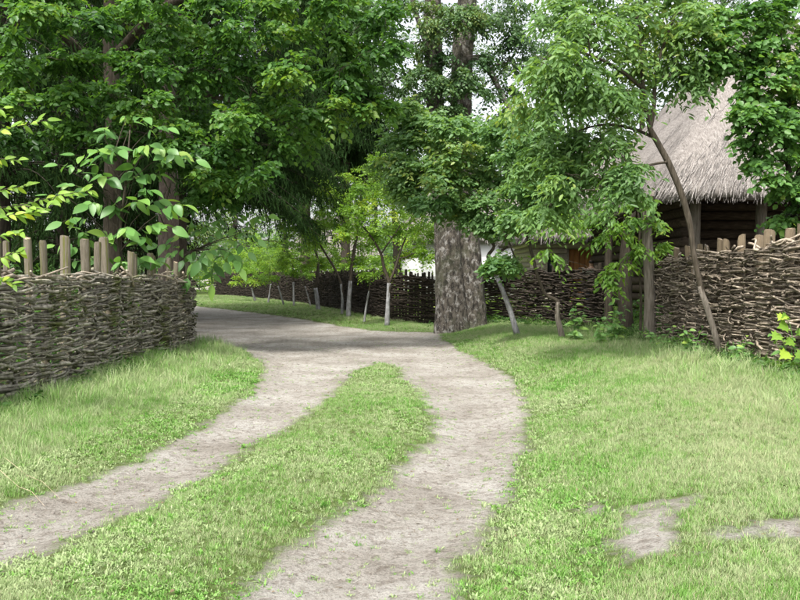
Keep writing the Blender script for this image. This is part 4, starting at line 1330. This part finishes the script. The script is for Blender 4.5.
for (px, py, r) in [(10, 20, 26), (45, 15, 28), (85, 20, 26), (125, 20, 28), (165, 25, 28), (205, 25, 28), (245, 30, 28), (285, 35, 28), (325, 30, 28), (360, 25, 24),
                    (15, 65, 26), (60, 60, 24), (100, 62, 22), (140, 65, 26), (180, 70, 28), (220, 70, 28), (260, 75, 28), (300, 72, 28), (340, 70, 24), (370, 60, 18),
                    (20, 105, 22), (70, 100, 18), (150, 105, 22), (190, 110, 24), (230, 112, 24), (265, 115, 24), (300, 112, 24), (335, 110, 20), (360, 95, 16),
                    (205, 145, 20), (235, 150, 20), (215, 175, 16), (240, 180, 13), (185, 140, 14), (270, 145, 16), (180, 165, 10), (200, 195, 9), (305, 140, 12), (225, 195, 8), (375, 105, 10)]:
    dd = D - 2.2 + (px < 90) * -1.0 + random.uniform(-1.1, .9)
    bl.append((px, py, dd, r * random.uniform(.8, 1.0), 1.35 if py < 130 else 1.0))
bl += [(px, py, D - 1.5, 55) for px in (0, 90, 180, 270, 350) for py in (-45, -120)] + [(px, py, D - 3.0, 20) for px, py in ((110, 95), (95, 130), (125, 145), (60, 130), (25, 135), (215, 0), (260, 5), (300, 0), (340, 5), (385, 10), (385, 45), (150, 0), (60, -5), (10, -5), (170, 130), (255, 170))]
cl = blobs(bl, dens=72)
el.grow(cl, 0.035, 5)
el.foliage(cl, 0.125, 7, 0.34, 0.45, 0.62, shell=0.25)
el.done(M_BARK, M_ELM)


# ------------------------------------------------------------------ spruces
def spruce(label, px, d, height, width, z_low, trunk_r, nb=120, dens=26, twigl=0.5, bark=M_PINK):
    b0 = Gd(px, d)
    T = Tree('spruce_tree', label, 'tree', b0, 'dark spruces behind the left fence and the bend')
    T.stem([b0, b0 + Vector((0.05, 0, height * .3)), b0 + Vector((0, 0.05, height * .65)), b0 + Vector((0, 0, height))], [trunk_r, trunk_r * .8, trunk_r * .5, 0.03], 12)
    base = []; dd = []; tn = []; limbs = MB()
    for i in range(nb):
        u = random.random() ** 0.9
        z = z_low + (height - z_low) * u
        L = width * (1 - u) ** 0.8 * random.uniform(0.75, 1.1) + 0.3
        a = random.uniform(0, 2 * math.pi)
        ca, sa = math.cos(a), math.sin(a)
        n = 9
        t = np.linspace(0, 1, n)
        bx = np.stack([b0.x + ca * L * t, b0.y + sa * L * t, b0.z + z + 0.2 * L * np.sin(t * 2.6) - 0.34 * L * t], -1)
        limbs.tube(bx, np.linspace(0.028, 0.006, n), 4, 0, False)
        m = int(dens * L)
        tt = rng.uniform(0.15, 1.0, m)
        p = np.stack([np.interp(tt, t, bx[:, q]) for q in range(3)], -1)
        p += np.stack([-sa * rng.normal(0, 0.28, m) * L * 0.45 * (1.1 - tt * .5), ca * rng.normal(0, 0.28, m) * L * 0.45 * (1.1 - tt * .5), rng.normal(0, 0.05, m)], -1)
        base.append(p)
        dd.append(np.stack([ca * 0.25 + rng.normal(0, .22, m), sa * 0.25 + rng.normal(0, .22, m), -1 + rng.normal(0, .12, m)], -1))
        tn.append(np.clip(rng.normal(0.35 + 0.3 * random.random(), .18, m), 0, 1))
    p = np.vstack(base); dr_ = unit(np.vstack(dd)); tn = np.concatenate(tn)
    n = len(p)
    # a hanging twig: narrow ragged strand with side shoots
    ln = twigl * rng.uniform(0.4, 1.2, n)
    add_leaves(T.leaf, p, dr_, rng.normal(0, 1, (n, 3)), ln, 0.085, False, tn)
    for q in range(4):
        t0 = rng.uniform(0.05, 0.8, n)
        sdv = unit(dr_ * 0.8 + rng.normal(0, .75, (n, 3)))
        add_leaves(T.leaf, p + dr_ * (ln * t0)[:, None], sdv, rng.normal(0, 1, (n, 3)), ln * rng.uniform(.22, .45, n), 0.16, False, tn)
    limbs.build('boughs', M_DARKBARK, T.t)
    return T.done(bark, M_SPRUCE)


spruce('dark spruce with a thick pinkish trunk behind the corner of the left fence', 168, 24.0, 19, 3.6, 3.9, 0.32, 150, 22)
spruce('broad dark spruce hanging its boughs low over the bend of the track', 178, 30.0, 22, 6.6, 4.15, 0.34, 420, 32, 0.55)
spruce('dark spruce right of the broad one, its boughs reaching toward the double trunk', 305, 52.0, 26, 6.4, 6.6, 0.34, 420, 34, 0.7)
spruce('dark spruce standing behind the long fence, seen under the elm boughs', 345, 50.0, 22, 4.0, 7.2, 0.3, 260, 30, 0.7)
spruce('dark spruce at the far left behind the mossy stakes', 0, 19.5, 18, 3.4, 3.2, 0.24, 150, 22, bark=M_DARKBARK)
spruce('slim dark spruce between the two left trunks, deep in shade', 62, 27, 18, 3.6, 1.4, 0.22, 200, 20, bark=M_DARKBARK)
spruce('dark spruce behind the fence corner, its boughs low in the shade', 150, 36, 20, 4.0, 3.9, 0.25, 230, 22, bark=M_DARKBARK)
spruce('dark spruce filling the shade beyond the walnut sapling', 118, 33, 20, 3.4, 2.2, 0.25, 230, 20, bark=M_DARKBARK)
spruce('distant dark spruce at the left rim of the wood', 20, 34, 20, 4.5, 1.0, 0.25, 200, 20, bark=M_DARKBARK)


# ------------------------------------------------------------------ background trees
def bgtree(label, px, d, h, r, mt=M_FAR, n=26, group='broadleaved trees closing the view', leaf=0.2, low=0.3, dens=46):
    b0 = Gd(px, d)
    T = Tree('broadleaved_tree', label, 'tree', b0, group)
    T.stem([b0, b0 + Vector((.1, 0, h * .35)), b0 + Vector((-.1, 0, h * .8))], [0.28, 0.2, 0.06], 8)
    cl = []
    for i in range(n):
        a = random.uniform(0, 6.28); u = random.random()
        z = h * (low + (1 - low) * u)
        pr = math.sin(math.pi * (0.12 + 0.8 * u)) ** 0.7
        rr = r * pr * math.sqrt(random.uniform(.15, 1))
        cl.append((b0 + Vector((rr * math.cos(a), rr * math.sin(a), z)), r * random.uniform(.28, .42), dens))
    T.grow(cl, 0.05, 3)
    T.foliage(cl, leaf, 6, 0.5, 0.3, 0.6, fine=False, shell=0.25)
    return T.done(M_DARKBARK, mt)


bgtree('yellow green tree behind the orchard row, left of centre', 285, 62, 8, 3.6, M_LIME, 26, leaf=0.16, low=.15)
bgtree('yellow green tree behind the orchard row and the long fence', 345, 52, 7, 3.2, M_LIME, 26, leaf=0.15, low=.25)
bgtree('yellow green low tree at the far end of the track', 235, 75, 8, 4.5, M_LIME, 26, leaf=0.16, low=.05)
bgtree('bright tree just left of the big double trunk, in front of the cottage', 395, 42, 6.2, 2.6, M_LIME, 24, leaf=0.13, low=.35)
bgtree('tall tree straight behind the forked top of the double trunk', 455, 60, 24, 7.5, n=46, leaf=.2, dens=60)
bgtree('tall hazy tree left of the big double trunk', 375, 85, 19, 6, n=34, leaf=0.26)
bgtree('tall tree filling the far left of the wood', 150, 70, 24, 9, n=44, leaf=.3, low=.02)
bgtree('tall tree deep in the wood at the far left', -30, 50, 22, 9, n=44, leaf=.3, low=.02)
bgtree('tall tree behind the spruces', 235, 95, 27, 9, n=40, leaf=.3, low=.02)
bgtree('tall tree behind the broad dark spruce', 320, 100, 27, 8, n=40, leaf=.3, low=.02)
bgtree('rounded tree behind the whitewashed cottage, right of the double trunk', 500, 62, 13.5, 5.5, n=36, leaf=.22)
bgtree('tall tree behind the log house', 580, 52, 16, 5.5, n=40, leaf=.2)
bgtree('tall tree behind the barn ridge at the left', 640, 46, 18, 5, n=40, leaf=.2)
bgtree('tall tree behind the barn roof', 720, 48, 20, 6.5, n=40, leaf=.2)
bgtree('tall tree at the far right behind the barn', 830, 50, 22, 7, n=40, leaf=.2)
bgtree('distant tree in the gap beside the double trunk', 440, 95, 15, 6, n=30, leaf=.26)
bgtree('distant low tree between the cottage and the log house', 545, 75, 14, 5, n=30, leaf=.24)

# far wood that reads as one mass
mb = MB()
xs = rng.uniform(-150, 150, 9000); ys = rng.uniform(120, 150, 9000) + np.abs(xs) * -0.2
zs = rng.random(9000) ** 0.8 * (8 + 3 * fbm(xs, ys * 0, 14, 70))
sprays(mb, np.stack([xs, ys, zs], -1), rng.normal(0, 1, (9000, 3)), 0.9, 5, 1.2, 0.3, 0.7, False, np.clip(0.5 + 0.3 * fbm(xs, zs * 3, 5, 71), 0, 1))
o = mb.build('far_woodland', M_FAR, smooth=False, kind='stuff'); o['label'] = 'far wood closing the horizon'


# ------------------------------------------------------------------ undergrowth masses
def under(name, label, regions, mt=M_UNDER, leaf=0.1, fine=False):
    mb = MB()
    for (pa, pb, n, h0, h1, wd) in regions:
        t = rng.random(n)
        x = pa[0] + (pb[0] - pa[0]) * t + rng.normal(0, wd, n); y = pa[1] + (pb[1] - pa[1]) * t + rng.normal(0, wd, n)
        top = (h0 + (h1 - h0) * (0.5 + 0.5 * vnoise(x, y, 0.8, 5)))
        z = field(x, y)[1] + top * rng.random(n) ** 0.8
        dr_ = rng.normal(0, 1, (n, 3)); dr_[:, 2] = np.abs(dr_[:, 2]) * .3 + .2
        sprays(mb, np.stack([x, y, z], -1), dr_, leaf, 6, leaf * 3, 0.4, 0.5, fine, np.clip(.5 + .4 * vnoise(x, y, 1.0, 6) + rng.normal(0, .12, n), 0, 1))
    o = mb.build(name, mt, smooth=False, kind='stuff'); o['label'] = label
    return o


under('undergrowth', 'leafy undergrowth in the shade behind the left fence',
      [((-5.3, 9), (-5.6, 18), 900, 0.4, 1.75, .25), ((-7, 12), (-7.5, 22), 1200, 0.6, 1.9, .7), ((-13, 22), (-9, 27), 800, 0.5, 1.8, .8), ((-9, 27), (-12, 40), 700, 0.3, 1.2, .8)])
under('weeds', 'low leafy weeds along the foot of the fences, some added to darken the gate opening',
      [((5.0, 19.5), (2.6, 24.2), 170, 0.05, 0.45, .12), ((4.95, 15.2), (5.1, 10.5), 260, 0.05, 0.42, .08), ((4.7, 18.8), (4.75, 16.4), 130, 0.05, 0.4, .10), ((1.1, 25.0), (3.0, 25.2), 90, 0.03, 0.35, .12), ((-4.3, 9), (-4.1, 16), 60, 0.02, 0.25, .08), ((6, 18.4), (12, 14), 300, 0.3, 1.2, .6), ((5.35, 17.2), (5.5, 20.2), 160, 0.2, 1.0, .15), ((5.8, 20), (6.0, 27), 160, 0.2, 0.9, .12)],  # the runs inside the gate are added to darken the gap between the posts
      M_UNDER, 0.075, True)
under('bramble', 'bright tangled shrubs behind the long dark fence',
      [((-24, 76), (-13, 70), 900, 0.5, 4.2, 1.2), ((-13, 70), (-7.0, 60), 1300, 0.5, 4.4, 1.0), ((-6.5, 58), (-2.2, 47), 1300, 0.5, 3.4, .7), ((-1.8, 40), (1.2, 32), 350, 0.3, 1.9, .4), ((2.6, 27.5), (5, 24), 120, 0.3, 1.8, .4), ((2.4, 28.5), (3.6, 27), 120, 1.2, 2.2, .3)], M_LIME, 0.16)


# ------------------------------------------------------------------ large-leaved plants, every leaf a part
def leaf_mesh(name, wr, mt, fold=0.18, droop=0.22, seg=5, shape=None):
    mb = MB(); V = []
    for i in range(seg + 1):
        t = i / seg
        w_ = wr * 0.5 * (math.sin(math.pi * t ** 0.8) ** 0.85 if 0 < t < 1 else 0.0)
        z = -droop * t * t
        V += [(t, w_, z + fold * w_), (t, 0, z), (t, -w_, z + fold * w_)]
    Q = []
    for i in range(seg):
        a = 3 * i
        Q += [(a, a + 3, a + 4, a + 1), (a + 1, a + 4, a + 5, a + 2)]
    mb.add(V, Q)
    me = mb.mesh(name); me.materials.append(mt)
    me.polygons.foreach_set('use_smooth', np.ones(len(me.polygons), bool))
    return me


def frame(p, d, up, s):
    d = Vector(d).normalized(); up = Vector(up)
    sd_ = up.cross(d).normalized(); u = d.cross(sd_)
    M = Matrix((d, sd_, u)).transposed().to_4x4()
    return Matrix.Translation(p) @ M @ Matrix.Scale(s, 4)


class Plant(Tree):
    def __init__(s, name, label, cat, base, meshes, group=None):
        super().__init__(name, label, cat, base, group)
        s.meshes = meshes; s.count = 0; s.face = -0.75

    def leafp(s, p, d, size, up=(0, 0, 1)):
        if s.count >= 298: return
        s.count += 1
        u = Vector(up) + Vector((random.gauss(-.1, .6), random.gauss(s.face, .45), 0))
        put('leaf', random.choice(s.meshes), frame(Vector(p), Vector(d), u, size), s.t)

    def compound(s, a, b_, n, size, r=0.004, droop=0.15, spread=0.9):
        a = Vector(a); b_ = Vector(b_)
        L = (b_ - a).length
        pts = [a.lerp(b_, t) + Vector((0, 0, droop * L * math.sin(math.pi * t))) for t in (0, .25, .5, .75, 1)]
        s.wood.tube(pts, np.linspace(r, r * .5, 5), 4, 0, False)
        d = (b_ - a).normalized()
        sd_ = d.cross(Vector((0, 0, 1))).normalized()
        for i in range(n):
            t = 0.3 + 0.68 * (i // 2 * 2) / max(1, n - 1)
            p = a.lerp(b_, min(1, t)) + Vector((0, 0, droop * L * math.sin(math.pi * min(1, t))))
            if i == n - 1:
                s.leafp(b_, d + Vector((0, 0, -.45)), size * 1.1)
            else:
                sg = 1 if i % 2 else -1
                s.leafp(p, d * .5 + sd_ * sg * spread + Vector((random.gauss(0, .3), random.gauss(0, .3), random.uniform(-1.3, 0))), size * random.uniform(.6, 1.15))


wl = [leaf_mesh('walnut_leaf', 0.5, M_WALNUT), leaf_mesh('walnut_leaf', 0.56, M_WALNUT, .25, .32), leaf_mesh('walnut_leaf', 0.46, M_WALNUT, .1, .12)]
D = 15.0
b0 = Gd(118, D)
wn_ = Plant('walnut_sapling', 'walnut sapling with big drooping leaves rising behind the left fence stakes', 'sapling', b0, wl)
k = D / 850
wn_.stem([b0, P(118, 280, D), P(120, 230, D), P(126, 180, D), P(130, 130, D)], [q * k for q in (2.2, 2, 1.6, 1.2, .6)], 6)
ends = [(125, 118, 0.6), (145, 118, 1.0), (105, 128, .9), (168, 128, 1), (150, 145, 1.1), (178, 152, 1.2), (196, 160, 1.1), (120, 150, 1.2), (95, 150, 1.2), (75, 155, 1), (58, 165, .9), (68, 185, 1.2), (100, 175, 1.3), (135, 165, 1.3), (160, 175, 1.2),
        (182, 205, 1.3), (165, 200, 1.2), (140, 200, 1.2), (115, 205, 1.3), (88, 205, 1.3), (62, 222, 1.2), (80, 230, 1.1), (105, 235, 1.2), (128, 230, 1.2), (150, 232, 1.3), (172, 228, 1.2), (95, 258, 1.1), (140, 258, 1.1), (160, 262, 1), (55, 245, .9),
        (70, 262, .9), (120, 262, 1), (150, 190, 1.1), (48, 195, .8)]
for (px, py, sc) in ends:
    e = P(px, py, D + random.uniform(-.55, .45))
    sx = 118 + (px - 118) * 0.45 + random.gauss(0, 5); sy = py + random.uniform(0, 22)
    a = P(sx, sy, D + random.uniform(-.15, .15))
    st_ = P(120 + random.gauss(0, 2), min(290, sy + 25), D)
    wn_.wood.tube(arc(st_, a, 4, .04), [.012, .010, .007, .005], 4, 0, False)
    wn_.compound(a, e, random.choice((7, 7, 9)), 0.245 * sc)
wn_.done(M_BARK, M_WALNUT)

D = 16.6
b0 = Gd(175, 19.4)
wb_ = Plant('walnut_shrub', 'walnut shrub whose leafy shoots hang over the end of the left fence', 'shrub', b0, wl)
wb_.stem([b0, P(178, 300, 19.2), P(180, 262, 18.6), P(195, 250, 18.0)], [.04, .035, .028, .018], 6)
for (sx, sy, px, py, sc, n) in [(195, 250, 242, 228, 1.0, 7), (240, 230, 268, 216, .9, 7), (205, 240, 190, 222, .95, 7), (200, 236, 222, 220, 1.0, 7), (215, 250, 200, 262, 1.25, 7), (200, 258, 188, 278, 1.3, 5), (215, 258, 212, 284, 1.3, 5),
                                (225, 250, 240, 268, 1.1, 5), (190, 250, 165, 258, 1.1, 5), (185, 252, 158, 245, 1.0, 5), (222, 240, 248, 252, 1.0, 5), (200, 250, 178, 268, 1.1, 5), (235, 235, 258, 240, .9, 5), (195, 240, 175, 238, .9, 5), (215, 245, 225, 262, 1.0, 5),
                                (228, 232, 245, 214, .9, 5)]:
    dd = 17.7 + random.uniform(-.4, .3)
    a = P(sx, sy, dd); e = P(px, py, dd - .3)
    wb_.wood.tube(arc(P(195, 250, 18.0), a, 4, .04), [.012, .010, .008, .006], 4, 0, False)
    wb_.compound(a, e, n + 2, 0.26 * sc)
wb_.done(M_BARK, M_WALNUT)

# lime green branch entering at the left edge
ll = [leaf_mesh('young_leaf', 0.42, M_LIMEO), leaf_mesh('young_leaf', 0.36, M_LIMEO, .25, .3)]
b0 = Vector((-5.35, 8.3, H(-5.35, 8.3)))
lb = Plant('young_plum', 'young plum with lime green leaves reaching in at the left edge', 'tree', b0, ll)
D = 8.6
lb.stem([b0, P(-120, 300, D), P(-90, 200, D), P(-60, 130, D)], [.035, .03, .022, .012], 7)
for path in ([(-80, 180), (-30, 140), (10, 128), (48, 120)], [(-85, 200), (-30, 195), (0, 190), (30, 185)], [(-90, 220), (-30, 212), (20, 205), (60, 195), (92, 190)], [(-95, 240), (-40, 240), (0, 235), (22, 232)], [(-95, 260), (-40, 262), (0, 258), (22, 250)],
             [(-60, 130), (-30, 115), (5, 108)], [(-95, 235), (-30, 222), (10, 215), (40, 212)], [(-95, 270), (-40, 275), (-5, 278), (15, 285)], [(-40, 150), (-10, 158), (20, 160)], [(20, 205), (45, 210), (62, 188)]):
    n = len(path)
    dd = D + random.uniform(-.3, .3)
    pts = [P(px, py, dd) for px, py in path]
    lb.wood.tube(pts, np.linspace(.008, .003, n), 4, 0, False)
    A = np.array([tuple(p) for p in pts]); L = np.linalg.norm(A[-1] - A[0])
    m = int(L / 0.036)
    for i in range(m):
        t = (i + .5) / m * (n - 1)
        p = Vector([np.interp(t, range(n), A[:, q]) for q in range(3)])
        if p.x < -0.475 * p.y - .25: continue
        d = (pts[-1] - pts[0]).normalized()
        sg = 1 if i % 2 else -1
        lb.leafp(p, d * .8 + Vector((0, 0, 1)).cross(d) * sg * random.uniform(.2, 1.1) + Vector((0, 0, random.uniform(-1.0, .55))), random.uniform(.075, .14), (random.gauss(0, .3), -.8, 1))
lb.done(M_BARK, M_LIMEO)

# big weeds by the fences
wd = [leaf_mesh('weed_leaf', 0.42, M_WEED), leaf_mesh('weed_leaf', 0.5, M_WEED, .25, .35)]
for (px, py, h, n, sz, lab) in [(615, 343, .95, 11, .17, 'pale green leafy weed in front of the gate opening'), (600, 344, .6, 8, .15, 'low pale weed left of the leafy one by the gate'), (660, 351, .45, 8, .12, 'small weed at the foot of the forked gate post'),
                                (575, 341, .75, 8, .2, 'dark broad leaved weed against the dark fence'), (793, 374, .55, 7, .16, 'bright green shoot climbing the right fence near the photo edge'), (692, 358, .6, 8, .14, 'small weed left of the leaning cherry trunk'),
                                (740, 366, .5, 8, .14, 'small weed right of the leaning cherry trunk')]:
    b0 = G(px, py)
    pl = Plant('weed_plant', lab, 'plant', b0, wd, 'big weeds along the right fence')
    for s_ in range(4):
        tp = b0 + Vector((random.gauss(0, .16), random.gauss(0, .08), h * random.uniform(.6, 1)))
        pl.wood.tube(arc(b0, tp, 4, .04), [.006, .005, .004, .003], 4, 0, False)
        for q in range(n):
            t = (q + 1) / n
            p = b0.lerp(tp, t)
            a = q * 2.4 + s_
            pl.leafp(p, (math.cos(a), math.sin(a), random.uniform(-.3, .35)), sz * (1.1 - .35 * t))
    pl.wood.build('stem', M_WEED, pl.t)

# maple seedling with lobed yellow-green leaves at the right edge
def maple_mesh():
    mb = MB()
    out = [(0, 0), (.15, .22), (.05, .45), (.32, .36), (.42, .55), (.55, .30), (.72, .26), (.70, .14), (1, 0), (.70, -.14), (.72, -.26), (.55, -.30), (.42, -.55), (.32, -.36), (.05, -.45), (.15, -.22)]
    V = [(.35, 0, -.02)] + [(x, y, abs(y) * .12 - .2 * x * x) for x, y in out]
    n = len(out)
    mb.add(V, T=[(0, i + 1, (i + 1) % n + 1) for i in range(n)])
    me = mb.mesh('maple_leaf'); me.materials.append(M_LIMEO); return me


b0 = G(797, 376)
ms = Plant('maple_seedling', 'maple seedling with yellow green lobed leaves at the right edge', 'plant', b0, [maple_mesh()])
Dm = b0.y
ms.wood.tube([b0, P(795, 350, Dm), P(790, 325, Dm), P(784, 312, Dm)], [.008, .007, .005, .003], 5, 0, False)
for (px, py, sz) in [(781, 313, .16), (790, 314, .13), (784, 323, .20), (776, 332, .18), (789, 338, .16), (797, 330, .18), (785, 350, .2), (796, 352, .22), (799, 365, .25), (790, 364, .2)]:
    a = P(px + (4 if px < 790 else -2), py + 2, Dm)
    ms.leafp(a, ((-1 if px < 792 else 1) * .8, -.5, random.uniform(-.35, .1)), sz, (0, -.8, 1))
ms.wood.build('stem', M_WEED, ms.t)


# ------------------------------------------------------------------ person behind the fence
def skin_obj(name, verts, edges, radii, mt, parent, sub=2):
    me = bpy.data.meshes.new(name)
    me.from_pydata([tuple(v) for v in verts], edges, [])
    o = bpy.data.objects.new(name, me); COL.objects.link(o)
    o.parent = parent
    me.materials.append(mt)
    md = o.modifiers.new('skin', 'SKIN'); md.use_smooth_shade = True
    for i, r in enumerate(radii):
        me.skin_vertices[0].data[i].radius = r if isinstance(r, tuple) else (r, r)
    me.skin_vertices[0].data[0].use_root = True
    ms_ = o.modifiers.new('sub', 'SUBSURF'); ms_.levels = sub; ms_.render_levels = sub
    return o


pb0 = Gd(591, 26.0)
pr = thing('person', 'person in a dull grey green shirt standing behind the dark fence by the orange door', 'person', pb0)
pr.scale = (1.05, 1.05, 1.05); pr.rotation_euler = (0, 0, R(170))
V = [(0, 0, .95), (0, 0, 1.1), (0, 0, 1.28), (0, 0, 1.43), (0, .0, 1.52), (0, -.01, 1.62), (0, -.01, 1.73),
     (.19, 0, 1.41), (.25, -.02, 1.14), (.23, -.14, .92), (.22, -.18, .84),
     (-.19, 0, 1.41), (-.25, -.02, 1.14), (-.23, -.14, .92), (-.22, -.18, .84),
     (.10, 0, .88), (.11, 0, .5), (.11, .02, .1), (.12, -.12, .04), (-.10, 0, .88), (-.11, 0, .5), (-.11, .02, .1), (-.12, -.12, .04)]
E = [(0, 1), (1, 2), (2, 3), (3, 4), (4, 5), (5, 6), (3, 7), (7, 8), (8, 9), (9, 10), (3, 11), (11, 12), (12, 13), (13, 14), (0, 15), (15, 16), (16, 17), (17, 18), (0, 19), (19, 20), (20, 21), (21, 22)]
Rr = [(.15, .11), (.135, .10), (.16, .11), (.12, .09), .055, (.078, .095), (.065, .08), .06, .045, .034, .03, .06, .045, .034, .03, .085, .06, .045, .04, .085, .06, .045, .04]
skin_obj('body', V, E, Rr, M_SKIN, pr)
skin_obj('shirt', [(0, 0, .93), (0, 0, 1.1), (0, 0, 1.28), (0, 0, 1.43), (0, 0, 1.48), (.19, 0, 1.42), (.255, -.02, 1.14), (-.19, 0, 1.42), (-.255, -.02, 1.14)], [(0, 1), (1, 2), (2, 3), (3, 4), (3, 5), (5, 6), (3, 7), (7, 8)],
         [(.17, .13), (.155, .12), (.18, .13), (.14, .11), .07, .075, .062, .075, .062], M_SHIRT, pr)
skin_obj('trousers', [(0, 0, .97), (.10, 0, .86), (.11, 0, .5), (.11, .02, .1), (-.10, 0, .86), (-.11, 0, .5), (-.11, .02, .1)], [(0, 1), (1, 2), (2, 3), (0, 4), (4, 5), (5, 6)],
         [(.16, .125), .10, .075, .065, .10, .075, .065], M_TROUSERS, pr)
skin_obj('hair', [(0, .035, 1.60), (0, .025, 1.72)], [(0, 1)], [(.095, .10), (.088, .10)], M_HAIR, pr)
skin_obj('nose', [(0, -.105, 1.635), (0, -.125, 1.615)], [(0, 1)], [.013, .014], M_SKIN, pr, 1)
for sx in (-1, 1):
    for q in range(5):
        hx = .22 * sx
        skin_obj('finger', [(hx + (q - 2) * .016, -.19, .83), (hx + (q - 2) * .018, -.205, .79), (hx + (q - 2) * .018, -.20, .75 + (.03 if q in (0, 4) else 0))], [(0, 1), (1, 2)], [.010, .009, .007], M_SKIN, pr, 1)
    skin_obj('eye', [(.032 * sx, -.088, 1.655), (.032 * sx, -.094, 1.655)], [(0, 1)], [.011, .009], M_GLASS, pr, 1)

# dry stalks lying on the left track
for (a, b_, lab) in (((5, 465), (60, 500), 'long dry bent grass stalk lying at the edge of the left track'), ((0, 478), (45, 508), 'second dry stalk lying on the left verge, nearer to the photo edge')):
    A = G(*a); B_ = G(*b_)
    t = thing('dry_stalk', lab, 'stalk', A)
    mb = MB(); mb.tube([A + Vector((0, 0, .06)), A.lerp(B_, .4) + Vector((0.03, -.04, .03)), A.lerp(B_, .7) + Vector((-.01, .04, .04)), B_ + Vector((0, 0, .01))], [.0018, .0018, .0014, .001], 4, 0, False, .9)
    mb.build('stalk', M_CUT, t)

tot = 0
for o in SC.objects:
    if o.type == 'MESH': tot += len(o.data.polygons)
print('faces', tot, 'objects', len(SC.objects))
